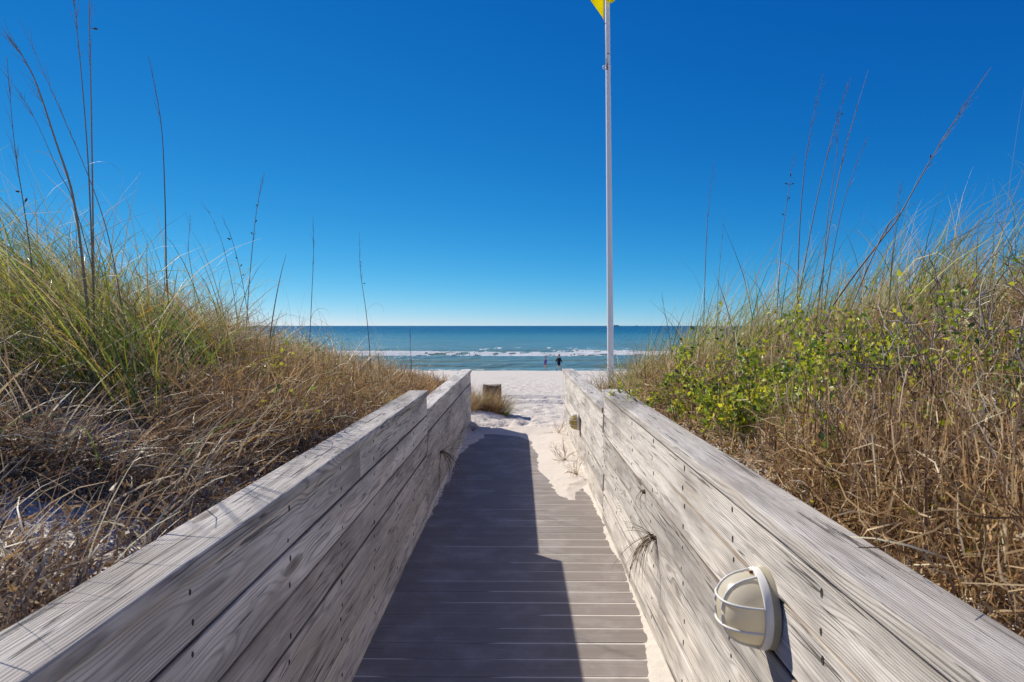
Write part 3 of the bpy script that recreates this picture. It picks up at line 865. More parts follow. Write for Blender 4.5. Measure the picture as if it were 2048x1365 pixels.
def person(loc, rz, h, label, pose, top_mat, top_len, bottom_mat, cap_mat, shoe_mat):
    k = h / 1.77
    root = empty('person', loc, rz)
    root.scale = (k, k, k)
    tag(root, label, 'person', 'people walking along the water')
    S = Skel()
    t = S.chain([((0, 0, 0.93), 0.125), ((0.01, 0, 1.08), 0.115), ((0.02, 0, 1.25), 0.135), ((0.02, 0, 1.40), 0.12), ((0.03, 0, 1.49), 0.058), ((0.045, 0, 1.56), 0.055),
                 ((0.055, 0, 1.63), 0.080), ((0.055, 0, 1.70), 0.088), ((0.05, 0, 1.755), 0.055)])
    S.chain([((0.145, 0, 1.645), 0.014)], t[6])                       # nose
    legs = []
    for sgn, (kn, an, toe) in ((1, pose['leg_l']), (-1, pose['leg_r'])):
        y_ = 0.095 * sgn
        legs.append(S.chain([((0, y_, 0.86), 0.092), ((kn[0] * 0.55, y_, 0.68), 0.080), ((kn[0], y_, kn[1]), 0.056), (((kn[0] + an[0]) / 2 - 0.015, y_, (kn[1] + an[1]) / 2 + 0.04), 0.055), ((an[0], y_, an[1]), 0.036),
                             ((an[0] + (toe[0] - an[0]) * 0.5, y_, (an[1] + toe[1]) / 2 - 0.015), 0.036), ((toe[0], y_, toe[1]), 0.028)], t[0]))
    for sgn, (el, wr) in ((1, pose['arm_l']), (-1, pose['arm_r'])):
        a = S.chain([((0.02, 0.17 * sgn, 1.405), 0.062), ((el[0] * 0.5, 0.215 * sgn, 1.28), 0.050), ((el[0], 0.235 * sgn, el[1]), 0.042), ((wr[0], 0.235 * sgn, wr[1]), 0.028)], t[3])
        dx, dz = wr[0] - el[0], wr[1] - el[1]
        L = math.hypot(dx, dz); dx /= L; dz /= L
        wid = a[-1]
        pm = S.chain([((wr[0] + dx * 0.05, 0.235 * sgn, wr[1] + dz * 0.05), (0.022, 0.036))], wid)[0]
        for f, (off, ln) in enumerate(((-0.028, 0.075), (-0.009, 0.085), (0.010, 0.08), (0.028, 0.065))):
            b = (wr[0] + dx * 0.09 - dz * off, 0.235 * sgn, wr[1] + dz * 0.09 + dx * off)
            S.chain([(b, 0.010), ((b[0] + dx * ln * 0.55, b[1] - 0.012 * sgn, b[2] + dz * ln * 0.55), 0.009), ((b[0] + dx * ln * 0.9, b[1] - 0.034 * sgn, b[2] + dz * ln * 0.9), 0.008)], pm)
        b = (wr[0] + dx * 0.03 - dz * -0.035, 0.235 * sgn - 0.006 * sgn, wr[1] + dz * 0.03 + dx * -0.035)
        S.chain([(b, 0.011), ((b[0] + dx * 0.04 + 0.012, b[1] - 0.012 * sgn, b[2] + dz * 0.04), 0.009)], wid)
    skin_obj('body', S.v, S.e, S.r, M['skin'], root)
    # shirt or jacket with sleeves
    J = Skel(); g = 0.034
    b = J.chain([((0.0, 0, top_len), 0.185), ((0.0, 0, 0.98), 0.180), ((0.01, 0, 1.12), 0.172), ((0.02, 0, 1.26), 0.185), ((0.02, 0, 1.40), 0.160), ((0.03, 0, 1.475), 0.070)])
    for sgn, (el, wr) in ((1, pose['arm_l']), (-1, pose['arm_r'])):
        J.chain([((0.02, 0.175 * sgn, 1.405), 0.062 + g), ((el[0] * 0.5, 0.218 * sgn, 1.28), 0.050 + g), ((el[0], 0.236 * sgn, el[1]), 0.042 + g), ((el[0] + (wr[0] - el[0]) * 0.92, 0.236 * sgn, el[1] + (wr[1] - el[1]) * 0.92), 0.036 + g * 0.6)], b[4])
    skin_obj('jacket' if bottom_mat else 'long_shirt', J.v, J.e, J.r, top_mat, root, 1)
    if bottom_mat:
        Q = Skel(); b = Q.chain([((0, 0, 0.98), 0.160), ((0, 0, 0.90), 0.160)])
        for sgn, (kn, an, toe) in ((1, pose['leg_l']), (-1, pose['leg_r'])):
            Q.chain([((0, 0.10 * sgn, 0.83), 0.125), ((kn[0] * 0.5, 0.10 * sgn, 0.70), 0.115), ((kn[0] * 0.85, 0.10 * sgn, kn[1] + 0.06), 0.105)], b[1])
        skin_obj('shorts', Q.v, Q.e, Q.r, bottom_mat, root, 0)
    bm = bmesh.new(); bmesh.ops.create_uvsphere(bm, u_segments=16, v_segments=10, radius=0.106)
    bmesh.ops.translate(bm, verts=bm.verts, vec=(0.035, 0, 1.675))
    bmesh.ops.delete(bm, geom=[v for v in bm.verts if v.co.z < 1.60 or (v.co.x > 0.09 and v.co.z < 1.70)], context='VERTS')
    bm_obj('hair', bm, M['hair'], root, smooth=True)
    bm = bmesh.new(); bmesh.ops.create_uvsphere(bm, u_segments=18, v_segments=12, radius=0.118)
    bmesh.ops.translate(bm, verts=bm.verts, vec=(0.045, 0, 1.690))
    bmesh.ops.delete(bm, geom=[v for v in bm.verts if v.co.z < 1.695], context='VERTS')
    cap = bm_obj('cap', bm, cap_mat, root, smooth=True)
    vs = [(0.045 + 0.117 * math.cos(a), 0.117 * math.sin(a), 1.70) for a in np.linspace(-1.1, 1.1, 9)] + [(0.075 + 0.165 * math.cos(a), 0.10 * math.sin(a), 1.685) for a in np.linspace(-1.1, 1.1, 9)]
    br = mesh_np('cap_brim', vs, [(i, i + 1, i + 10, i + 9) for i in range(8)], cap_mat, cap)
    br.modifiers.new('t', 'SOLIDIFY').thickness = 0.006
    for sgn, (kn, an, toe) in ((1, pose['leg_l']), (-1, pose['leg_r'])):
        if shoe_mat:
            y_ = 0.095 * sgn
            skin_obj('shoe', [(an[0] - 0.03, y_, an[1] - 0.03), (an[0] + (toe[0] - an[0]) * 0.5, y_, (an[1] + toe[1]) / 2 - 0.015), (toe[0] + 0.02, y_, toe[1])], [(0, 1), (1, 2)], [0.05, 0.048, 0.036], shoe_mat, root, 0)

PD = 78.0
for u, D in ((1090, PD), (1118, PD - 1.0)): pass
xw = (1090.5 - 1038) / FPX * PD; xm = (1117.5 - 1038) / FPX * (PD - 1)
person((xw, PD, float(H(xw, PD)) + 0.01), R(14), 1.62, 'person in a long purple shirt and pink cap walking behind the other', 
       {'leg_l': ((0.12, 0.50), (0.20, 0.09), (0.34, 0.045)), 'leg_r': ((-0.06, 0.49), (-0.22, 0.12), (-0.09, 0.04)),
        'arm_l': ((0.02, 1.14), (0.14, 0.95)), 'arm_r': ((0.0, 1.14), (0.10, 0.93))}, M['purple'], 0.74, None, M['pink_cap'], None)
person((xm, PD - 1, float(H(xm, PD - 1)) + 0.01), R(24), 1.86, 'person in a dark jacket, dark shorts and red cap striding ahead',
       {'leg_l': ((0.20, 0.52), (0.30, 0.09), (0.44, 0.05)), 'leg_r': ((-0.10, 0.50), (-0.38, 0.16), (-0.27, 0.045)),
        'arm_l': ((-0.16, 1.16), (-0.26, 0.94)), 'arm_r': ((0.14, 1.15), (0.30, 0.94))}, M['navy'], 0.88, M['short'], M['red_cap'], M['shoe'])

# ------------------------------------------------------------------ ships on the horizon
def ship(u, D, L, hh, label, deck_frac):
    p = px(u, 652, D)
    root = empty('cargo_ship', (p.x, D, SEA_Z))
    tag(root, label, 'ship', 'ships on the horizon')
    n = 14
    vs = []; fs = []
    for z, sc in ((-2, 0.92), (hh, 1.0)):
        for k in range(n + 1):
            f = k / n
            w = L * 0.08 * (1 - max(0, (f - 0.72) / 0.28) ** 2) * (1 if f > 0.04 else 0.8)
            vs += [(L * (f - 0.5) * sc, w + 0.01, z + (hh * 0.25 * max(0, f - .85) / .15 if z > 0 else 0)), (L * (f - 0.5) * sc, -w - 0.01, z + (hh * 0.25 * max(0, f - .85) / .15 if z > 0 else 0))]
    m = 2 * (n + 1)
    for k in range(n):
        a = 2 * k
        fs += [(a, a + 2, m + a + 2, m + a), (a + 1, m + a + 1, m + a + 3, a + 3), (m + a, m + a + 2, m + a + 3, m + a + 1)]
    fs += [(0, m, m + 1, 1), (2 * n, 2 * n + 1, m + 2 * n + 1, m + 2 * n)]
    mesh_np('hull', vs, fs, M['ship_dark'], root)
    bm = chamfer_box(L * 0.10, L * 0.11, hh * 1.1, 0.3)
    bm_obj('bridge_house', bm, M['ship_light'], root, loc=(-L * 0.40, 0, hh * 1.55))
    bm = chamfer_box(L * 0.03, L * 0.04, hh * 0.7, 0.2)
    bm_obj('funnel', bm, M['ship_dark'], root, loc=(-L * 0.43, 0, hh * 2.45))
    if deck_frac:
        bm = chamfer_box(L * deck_frac, L * 0.12, hh * 0.35, 0.3)
        bm_obj('deck_cargo', bm, M['ship_dark'], root, loc=(L * 0.05, 0, hh * 1.18))
ship(1232.5, 8000, 62, 9, 'dark low ship on the horizon just right of the flagpole', 0.55)
ship(1273, 10000, 34, 7, 'tiny pale ship on the horizon seen through grass tips', 0)

# ================================================================== vegetation
def ground_pts(n, xr, yr, f=None, rng=RNG):
    """random ground positions in a box; f(x, y) -> keep probability"""
    out = []
    got = 0
    while got < n:
        x = rng.uniform(*xr, n * 2); y = rng.uniform(*yr, n * 2)
        k = rng.random(n * 2) < (f(x, y) if f else 1.0)
        out.append(np.stack([x[k], y[k]], -1)); got += int(k.sum())
        if k.sum() == 0: break
    p = np.concatenate(out)[:n]
    return p

def ribbons(base, az, lean, curl, length, width, c0, c1, nseg=4, wig=0.0, roll=None, rng=RNG, taper=0.85, curl_pow=1.0):
    """curved flat blades: lean = first angle from vertical, curl = angle gained along the blade"""
    n = len(base)
    t = np.linspace(0, 1, nseg + 1)
    th = lean[:, None] + curl[:, None] * t[None, :] ** curl_pow
    azt = az[:, None] + wig * rng.normal(size=(n, 1)) * t[None, :] * 2
    sx = np.sin(th) * np.sin(azt); sy = np.sin(th) * np.cos(azt); sz = np.cos(th)
    st = np.stack([sx, sy, sz], -1) * (length[:, None, None] / nseg)
    P = np.zeros((n, nseg + 1, 3))
    P[:, 0] = base
    P[:, 1:] = base[:, None, :] + np.cumsum((st[:, 1:] + st[:, :-1]) * 0.5, axis=1)
    if roll is None: roll = rng.uniform(0, np.pi, n)
    T = st / (np.linalg.norm(st, axis=-1, keepdims=True) + 1e-9)
    side = np.stack([np.cos(azt), -np.sin(azt), np.zeros_like(azt)], -1)
    up = np.cross(T, side)
    W = side * np.cos(roll)[:, None, None] + up * np.sin(roll)[:, None, None]
    prof = (1 - taper * t ** 1.6)
    W = W * (width[:, None, None] * 0.5 * prof[None, :, None])
    V = np.stack([P - W, P + W], 2).reshape(n, -1, 3)
    m = 2 * (nseg + 1)
    q = np.array([[2 * i, 2 * i + 1, 2 * i + 3, 2 * i + 2] for i in range(nseg)])
    F = (np.arange(n)[:, None, None] * m + q[None]).reshape(-1, 4)
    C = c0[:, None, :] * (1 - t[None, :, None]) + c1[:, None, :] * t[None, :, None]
    C = np.repeat(C[:, :, None, :], 2, axis=2).reshape(n, -1, 3)
    return V.reshape(-1, 3), F, C.reshape(-1, 3)

class Pile:
    def __init__(s): s.V = []; s.F = []; s.C = []; s.n = 0
    def add(s, vfc):
        V, F, C = vfc
        s.V.append(V); s.F.append(F + s.n); s.C.append(C); s.n += len(V)
    def build(s, name, mat, parent=None, loc=None):
        V = np.concatenate(s.V)
        if loc is not None: V = V - np.array(loc)
        return mesh_np(name, V, np.concatenate(s.F), mat, parent, np.concatenate(s.C), loc=loc if parent is None else None)

def pal(n, cols, jit=0.18, rng=RNG, w=None):
    cols = np.array(cols)
    k = rng.choice(len(cols), n, p=w)
    c = cols[k] * (1 + jit * rng.normal(size=(n, 1)))
    return np.clip(c, 0.004, 0.9)

TAN = [(0.56, 0.44, 0.26), (0.46, 0.35, 0.20), (0.64, 0.54, 0.35), (0.36, 0.26, 0.15), (0.50, 0.42, 0.29)]
GREYTAN = [(0.42, 0.33, 0.24), (0.33, 0.25, 0.18), (0.52, 0.43, 0.32), (0.26, 0.19, 0.13)]
RUST = [(0.38, 0.23, 0.10), (0.27, 0.155, 0.07), (0.46, 0.29, 0.13), (0.19, 0.11, 0.055), (0.55, 0.38, 0.19)]
GREEN = [(0.24, 0.33, 0.035), (0.15, 0.24, 0.035), (0.34, 0.40, 0.045), (0.42, 0.43, 0.06), (0.18, 0.27, 0.05)]
YELLOW = [(0.58, 0.48, 0.06), (0.58, 0.34, 0.045), (0.50, 0.46, 0.09)]

def veg_edge(x, y):
    """1 where the dunes carry plants"""
    lat = np.where(x < 0, -x - 0.83, x - 0.78)
    cw = np.where(y > Y_END, 0.05 + 0.26 * (y - Y_END), 0.0)
    return (lat > cw + 0.25 * vnoise(y * 1.3, x * 0 + 5, 8) * (y > Y_END)).astype(float)

def in_view(x, y, slack=0.9):
    return np.abs(x) < 0.88 * np.maximum(y, 0) + slack

def bare(x, y):
    """sandy gaps close to the walls"""
    g = np.ones_like(x)
    for cx, cy, r in ((-1.64, 2.45, 0.30), (-1.20, 1.62, 0.30), (1.45, 1.80, 0.24), (1.80, 2.3, 0.12)):
        g = g * (1 - 0.93 * np.exp(-(((x - cx) ** 2 + (y - cy) ** 2) / r ** 2) ** 1.5))
    return g

def with_z(p, dz=0.0):
    return np.column_stack([p, H(p[:, 0], p[:, 1]) + dz])

rng = RNG
# ---- matted dry grass -------------------------------------------------
STRAW = [(0.78, 0.60, 0.33), (0.68, 0.50, 0.26), (0.85, 0.72, 0.46), (0.45, 0.30, 0.15), (0.24, 0.14, 0.07), (0.66, 0.55, 0.38)]
GREYS = [(0.50, 0.385, 0.26), (0.34, 0.245, 0.155), (0.72, 0.60, 0.43), (0.20, 0.135, 0.085), (0.32, 0.20, 0.12)]
def leafy_zone(x, y):
    return np.where((x > 0.8) & (x < 2.3) & (y > 0.8) & (y < 4.5), 0.38, 1.0)
def thatch(name, side, n_near, n_far, label):
    P = Pile()
    for n, yr in ((n_near, (0.7, 5.6)), (n_far, (5.6, 17.5))):
        xr = (-7.0, -0.8) if side < 0 else (0.75, 7.0)
        if yr[0] > 5: xr = (-13, -0.8) if side < 0 else (0.75, 13)
        clump = lambda x, y: np.clip(0.42 + 2.4 * fbm(x * 2.1, y * 2.1, 17, 3), 0.05, 1)
        edge = lambda x, y: np.where(y > 5, 1, np.clip(0.65 + 0.5 * (np.abs(x) - 0.8), 0.3, 1))
        p = ground_pts(n, xr, yr, lambda x, y: veg_edge(x, y) * in_view(x, y) * clump(x, y) * bare(x, y) * edge(x, y) * leafy_zone(x, y) * np.clip(1.25 - y / 16, 0.06, 1))
        n = len(p)
        B = with_z(p, -0.01)
        # strands of one clump fall the same way, each clump its own way
        flow = 5.0 * fbm(p[:, 0] * 0.9 + 3, p[:, 1] * 0.9, 71, 2)
        az = (np.pi / 2 if side < 0 else -np.pi / 2) * 0.6 + flow + rng.normal(0, 0.55, n)
        az = np.where(rng.random(n) < 0.25, rng.uniform(0, 2 * np.pi, n), az)
        near = np.clip((6 - p[:, 1]) / 5, 0, 1)
        back = np.clip((np.abs(p[:, 0]) - 0.85) / 1.6, 0.25, 1)
        tall = np.clip(0.8 + 1.2 * fbm(p[:, 0] * 1.3, p[:, 1] * 1.3, 83, 2), 0.5, 1.5)
        L = rng.uniform(0.20, 0.60, n) * (0.5 + 0.5 * back) * tall
        lean = rng.uniform(0.1, 1.1, n); curl = rng.uniform(0.3, 2.1, n)
        coarse = rng.random(n) < 0.45
        wd = np.where(coarse, rng.uniform(0.0048, 0.0088, n), rng.uniform(0.0024, 0.0042, n)) * np.where(p[:, 1] > 6, 1.2, 1)
        rusty = fbm(p[:, 0] * 0.8, p[:, 1] * 0.8, 23, 2) + rng.normal(0, 0.22, n)
        c = np.where((rusty > (0.26 if side < 0 else 0.18))[:, None], pal(n, RUST), np.where((near > 0.35)[:, None] & (side < 0), pal(n, GREYS), pal(n, STRAW)))
        tipx = np.abs(B[:, 0] + np.sin(az) * L * np.sin(np.clip(lean + curl * 0.5, 0, 1.6)))
        ok = (tipx > 0.80) | (p[:, 1] > Y_END) | (rng.random(n) < 0.015)
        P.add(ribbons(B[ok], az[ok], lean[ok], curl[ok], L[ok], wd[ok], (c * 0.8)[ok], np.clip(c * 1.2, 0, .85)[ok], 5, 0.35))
    o = P.build(name, M['blade'])
    tag(o, label, 'grass', kind='stuff')

thatch('dry_grass', -1, 34000, 26000, 'matted dry brown grass covering the left dune')
thatch('dry_grass', 1, 34000, 28000, 'matted dry tan grass covering the right dune')

# ---- fine rust brown tangle of twiglets ---------------------------------
def tangle(name, side, n, boxes, hmax, label, cols=RUST):
    P = Pile()
    for xr, yr, fr, hh in boxes:
        m = int(n * fr)
        p = ground_pts(m, xr, yr, lambda x, y: veg_edge(x, y) * bare(x, y) * in_view(x, y) * np.clip(0.5 + 1.6 * fbm(x * 1.1, y * 1.1, 29, 2), 0.05, 1))
        m = len(p)
        B = with_z(p)
        B[:, 2] += rng.random(m) ** 1.3 * hh
        az = rng.uniform(0, 2 * np.pi, m); lean = rng.uniform(0.0, 1.9, m); curl = rng.normal(0, 0.9, m)
        L = rng.uniform(0.06, 0.22, m); wd = rng.uniform(0.0022, 0.0052, m) * np.where(p[:, 1] > 6, 1.4, 1)
        c = pal(m, cols, 0.22)
        P.add(ribbons(B, az, lean, curl, L, wd, c, c * 1.15, 3, 0.9, taper=0.5))
    o = P.build(name, M['blade'])
    tag(o, label, 'brush', kind='stuff')
tangle('dry_brush', -1, 22000, [((-2.6, -0.85), (2.6, 9.2), 0.62, 0.24), ((-6, -1.6), (4.5, 10), 0.38, 0.22)], 0.3, 'low rust brown brush behind the left wall')
tangle('dry_brush', 1, 38000, [((0.80, 1.9), (0.9, 2.5), 0.24, 0.26), ((0.80, 2.6), (1.0, 5.0), 0.24, 0.30), ((1.5, 4.6), (2.0, 5.6), 0.32, 0.36), ((0.8, 4.5), (5, 10.5), 0.20, 0.22)], 0.3, 'low brown brush behind the right wall', RUST + RUST + [(0.60, 0.43, 0.23), (0.70, 0.53, 0.31), (0.76, 0.62, 0.42), (0.12, 0.065, 0.035)])

# ---- dead leaves and litter on the sand ------------------------------------
def litter(name, n, xr, yr, label):
    p = ground_pts(n, xr, yr, lambda x, y: veg_edge(x, y) * in_view(x, y) * np.clip(0.4 + bare(x, y), 0, 1))
    B = with_z(p, 0.006); m = len(B)
    B[:, 2] += rng.random(m) ** 3 * 0.12
    c = pal(m, RUST + [(0.34, 0.25, 0.17), (0.28, 0.2, 0.15)], 0.25)
    P = Pile()
    P.add(ribbons(B, rng.uniform(0, 6.28, m), rng.uniform(0.8, 1.6, m), rng.normal(0, 0.8, m), rng.uniform(0.018, 0.05, m), rng.uniform(0.005, 0.012, m), c, c * 1.1, 2, 0.5, taper=0.6))
    o = P.build(name, M['blade'])
    tag(o, label, 'leaf litter', kind='stuff')
litter('leaf_litter', 30000, (0.75, 3.4), (0.8, 4.6), 'brown leaf litter on the sand behind the right wall')
litter('leaf_litter', 20000, (-3.4, -0.8), (0.8, 5.5), 'brown litter on the sand behind the left wall')

# ---- green dune grass ----------------------------------------------------
def tuft(P, x, y, n, L, spread, lean_az, lean_m, lean_s, curl_m, curl_s, cols, w=0.0042, dz=0.0):
    r = spread * np.sqrt(rng.random(n)); a = rng.uniform(0, 2 * np.pi, n)
    bx = x + r * np.cos(a); by = y + r * np.sin(a)
    B = np.column_stack([bx, by, H(bx, by) - 0.01 + dz])
    az = lean_az + rng.normal(0, 1.0, n)
    lean = np.clip(lean_m + lean_s * rng.normal(size=n), 0.0, 1.3)
    curl = curl_m + curl_s * np.abs(rng.normal(size=n))
    LL = L * rng.uniform(0.55, 1.15, n)
    wd = w * rng.uniform(0.6, 1.2, n)
    c0 = pal(n, cols, 0.16); c1 = np.where((rng.random(n) < 0.22)[:, None], pal(n, TAN, 0.15), c0 * 1.1)
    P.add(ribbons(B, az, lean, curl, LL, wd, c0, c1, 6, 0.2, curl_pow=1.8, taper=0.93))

MIXG = GREEN + YELLOW + STRAW[:4] + STRAW[:2] + GREEN[2:4] + RUST[1:3]
def field(name, spec, label):
    P = Pile()
    for (xr, yr, nt, nb, L, laz, lm, cm, w, cols) in spec:
        c = ground_pts(nt, xr, yr, lambda x, y: veg_edge(x, y) * in_view(x, y, 0.4) * bare(x, y))
        for x, y in c:
            tuft(P, x, y, max(1, int(nb * rng.uniform(0.5, 1.4))), L * rng.uniform(0.7, 1.2), 0.10, laz, lm, 0.18, cm, 0.7, cols, w * (1.0 if y < 6 else 1.25))
    o = P.build(name, M['blade'])
    tag(o, label, 'grass', kind='stuff')

WEST = -np.pi / 2
field('dune_grass', [
    ((-4.4, -1.7), (2.3, 4.4), 105, 24, 0.80, WEST, 0.42, 0.45, 0.0050, MIXG),     # leaning crest on the left
    ((-4.4, -1.9), (3.4, 5.8), 105, 22, 0.75, WEST, 0.36, 0.5, 0.0048, MIXG),
    ((-3.4, -1.45), (2.2, 4.2), 95, 13, 1.0, WEST, 0.60, 0.35, 0.0085, GREEN + GREEN + YELLOW),
    ((-4.4, -2.0), (2.6, 5.0), 90, 10, 1.15, WEST, 0.42, 0.4, 0.0085, GREEN + MIXG),
    ((-4.2, -1.5), (3.6, 6.5), 70, 16, 0.58, WEST, 0.25, 0.9, 0.0045, MIXG),
    ((-6.0, -1.1), (5.5, 10.0), 190, 13, 0.52, WEST, 0.2, 0.8, 0.0044, MIXG + TAN),
    ((-9.0, -1.4), (9.0, 14.5), 150, 12, 0.46, WEST, 0.2, 0.7, 0.0044, MIXG + TAN),
    ((-4.2, -1.2), (4.5, 8.5), 110, 6, 0.80, WEST, 0.25, 0.7, 0.0052, MIXG),
    ((-2.8, -1.0), (1.6, 5.0), 60, 10, 0.46, np.pi / 2, 0.5, 1.3, 0.005, GREEN + YELLOW),
], 'green and yellow dune grass leaning over the left dune')
EAST = np.pi / 2
field('dune_grass', [
    ((1.9, 4.6), (3.4, 6.2), 190, 22, 0.58, EAST, 0.16, 0.5, 0.0048, MIXG),
    ((1.9, 4.6), (3.4, 6.0), 130, 10, 1.05, EAST, 0.14, 0.4, 0.0080, GREEN + MIXG),
    ((1.0, 2.6), (3.8, 7.5), 200, 22, 0.58, EAST, 0.12, 0.55, 0.0048, MIXG + TAN[:2]),
    ((1.15, 3.0), (4.2, 7.0), 120, 10, 1.0, EAST, 0.13, 0.45, 0.0078, GREEN + MIXG),
    ((1.0, 6.0), (6.0, 10.5), 200, 14, 0.52, EAST, 0.15, 0.7, 0.0046, MIXG + TAN),
    ((1.2, 9.0), (10.0, 15.5), 150, 12, 0.44, EAST, 0.15, 0.7, 0.0046, MIXG + TAN),
    ((0.95, 1.7), (4.6, 9.0), 40, 10, 0.60, WEST, 0.3, 0.7, 0.0046, GREEN + TAN),
    ((1.3, 3.4), (2.6, 4.6), 50, 10, 0.55, WEST, 0.4, 1.0, 0.0048, GREEN + TAN),
], 'green dune grass standing on the right dune')

# ---- fine brown culms standing between the tall stalks
BROWNC = [(0.34, 0.24, 0.14), (0.42, 0.31, 0.18), (0.26, 0.18, 0.11)]
field('grass_culms', [((-4.6, -1.8), (2.8, 6.0), 55, 2.2, 1.15, WEST, 0.14, 0.25, 0.0044, BROWNC), ((-5.5, -1.3), (5.5, 9), 50, 1.8, 0.95, WEST, 0.1, 0.3, 0.0036, BROWNC)], 'fine brown culms standing up from the left dune')
field('grass_culms', [((1.9, 4.6), (3.4, 6.2), 75, 2.6, 1.15, EAST, 0.12, 0.25, 0.0044, BROWNC), ((1.2, 3.0), (4.4, 8), 50, 2.2, 1.0, EAST, 0.1, 0.3, 0.0034, BROWNC)], 'fine brown culms standing up from the right dune')

# ---- pale curling dead leaves above the crests --------------------------------
def curls(name, n, spec, label):
    P = Pile()
    for xr, yr, fr in spec:
        m = int(n * fr)
        p = ground_pts(m, xr, yr, lambda x, y: veg_edge(x, y) * in_view(x, y, 0.4))
        m = len(p)
        B = with_z(p, 0.05)
        c = pal(m, [(0.50, 0.42, 0.33), (0.42, 0.34, 0.24), (0.36, 0.30, 0.22), (0.55, 0.48, 0.40)], 0.1)
        P.add(ribbons(B, rng.uniform(0, 6.28, m), rng.uniform(0.05, 0.5, m), rng.uniform(1.2, 4.6, m), rng.uniform(0.4, 0.95, m), rng.uniform(0.0014, 0.003, m), c, c * 1.1, 12, 0.25, curl_pow=2.2))
    o = P.build(name, M['blade'])
    tag(o, label, 'grass', kind='stuff')
curls('curled_grass', 520, [((2.0, 4.8), (3.0, 6.0), 0.6), ((1.0, 4.5), (4.5, 8), 0.4)], 'pale dry grass tips curling above the right dune')
curls('curled_grass', 420, [((-4.6, -2.0), (2.6, 6.0), 0.55), ((-5.5, -1.2), (5, 10), 0.45)], 'pale dry grass tips curling above the left dune')

# ---- tall flower stalks of sea oats, one by one --------------------------------
STALK = [(0.28, 0.20, 0.12), (0.34, 0.25, 0.155), (0.22, 0.155, 0.10)]
def stalk(D, pts, r, label, side_hairs=0, leaf=0, twin=None, lean_y=0.0, seeds=0):
    """pts: photo pixels from the lowest seen point to the tip, at distance D"""
    W = [np.array(px(u, v, D + lean_y * k)) for k, (u, v) in enumerate(pts)]
    # carry the stem on down to the sand
    d = W[0] - W[1]; d = d / max(abs(d[2]), 1e-3)
    g = W[0].copy()
    for _ in range(400):
        if g[2] <= H(g[0], g[1]) - 0.03: break
        g = g + d * np.array([0.6, 0.3, 1.0]) * 0.02
    chain = ([g] if np.linalg.norm(g - W[0]) > 0.05 else []) + W
    C = spline(chain, 22)
    base = Vector(C[0])
    root = empty('sea_oat_stalk', base)
    tag(root, label, 'grass stalk', 'tall dry sea oat stalks')
    n = len(C); b = np.array(base)
    f = np.linspace(0, 1, n)
    V, F = tubes([(C - b, r * (1 - 0.80 * f ** 1.2))], 6)
    c = np.array(STALK[random.randrange(3)])
    mesh_np('stem', V, F, M['twig'], root, np.tile(c, (len(V), 1)), smooth=True)
    top = C[-1] - C[-4]; top = top / np.linalg.norm(top)
    if side_hairs:
        ps = []
        for k in range(side_hairs):
            q = rng.uniform(0.62, 0.98)
            i = q * (n - 1); i0 = int(i); p0 = C[i0] + (C[min(i0 + 1, n - 1)] - C[i0]) * (i - i0)
            dr = top + rng.normal(0, 0.16, 3); dr /= np.linalg.norm(dr)
            L = rng.uniform(0.04, 0.13)
            ps.append((np.array([p0, p0 + dr * L * 0.5, p0 + dr * L + np.array([rng.normal(0, .008), 0, -0.006])]) - b, [0.0011, 0.0009, 0.0004]))
        V, F = tubes(ps, 3)
        mesh_np('panicle', V, F, M['twig'], root, np.tile(np.array([0.30, 0.22, 0.17]), (len(V), 1)))['kind'] = 'stuff'
    for k in range(seeds):
        q = rng.uniform(0.5, 0.9); p0 = C[int(q * (n - 1))]
        dr = np.array([rng.uniform(-1, 1), rng.uniform(-.5, .5), rng.uniform(-.2, .6)]); dr /= np.linalg.norm(dr)
        a = p0 + dr * 0.012
        V, F = tubes([(np.array([p0, a, a + dr * 0.008, a + dr * 0.018, a + dr * 0.024]) - b, [0.0008, 0.0010, 0.0045, 0.004, 0.0004])], 6)
        mesh_np('seed_head', V, F, M['twig'], root, np.tile(np.array([0.10, 0.06, 0.04]), (len(V), 1)), smooth=True)
    for k in range(leaf):
        q = rng.uniform(0.12, 0.5); p0 = C[int(q * (n - 1))] - b
        m = 1
        vfc = ribbons(p0[None], np.array([rng.uniform(0, 6.28)]), np.array([rng.uniform(0.1, 0.5)]), np.array([rng.uniform(1.5, 4.2)]), np.array([rng.uniform(0.18, 0.42)]), np.array([0.004]),
                      pal(1, STALK + TAN), pal(1, TAN), 14, 0.4, curl_pow=1.6)
        mesh_np('dry_leaf', vfc[0], vfc[1], M['blade'], root, vfc[2])
    return root

S_ = stalk
S_(2.9, [(168, 600), (142, 400), (105, 280), (58, 145), (4, 62)], 0.0062, 'thickest stalk at far left, its tip bending over leftwards', 26, 2)
S_(3.1, [(182, 540), (178, 250), (174, 60), (172, -60)], 0.0045, 'straight upright stalk at left running out of the top of the picture', 22, 1, seeds=1)
S_(3.0, [(176, 430), (166, 250), (150, 70), (138, -40)], 0.0036, 'stalk just left of the straight upright one, leaning slightly left', 20, 1)
S_(3.3, [(230, 560), (190, 400), (100, 185), (32, 35)], 0.0030, 'thin stalk slanting up to the top left corner', 14, 1)
S_(3.0, [(60, 560), (42, 420), (22, 290), (6, 110)], 0.0032, 'stalk nearest the left edge of the picture', 16, 2, seeds=2)
S_(3.4, [(150, 430), (110, 340), (60, 230), (0, 140)], 0.0026, 'thin dry stalk arching over behind the thickest left stalk', 10, 1)
S_(4.2, [(338, 640), (330, 560), (326, 380), (318, 240), (293, 110)], 0.0056, 'tall lone stalk right of the left cluster, tip bent left', 10, 2)
S_(5.6, [(393, 650), (383, 560), (374, 500), (378, 430)], 0.0036, 'short thin stalk just right of the tall lone one', 8, 1)
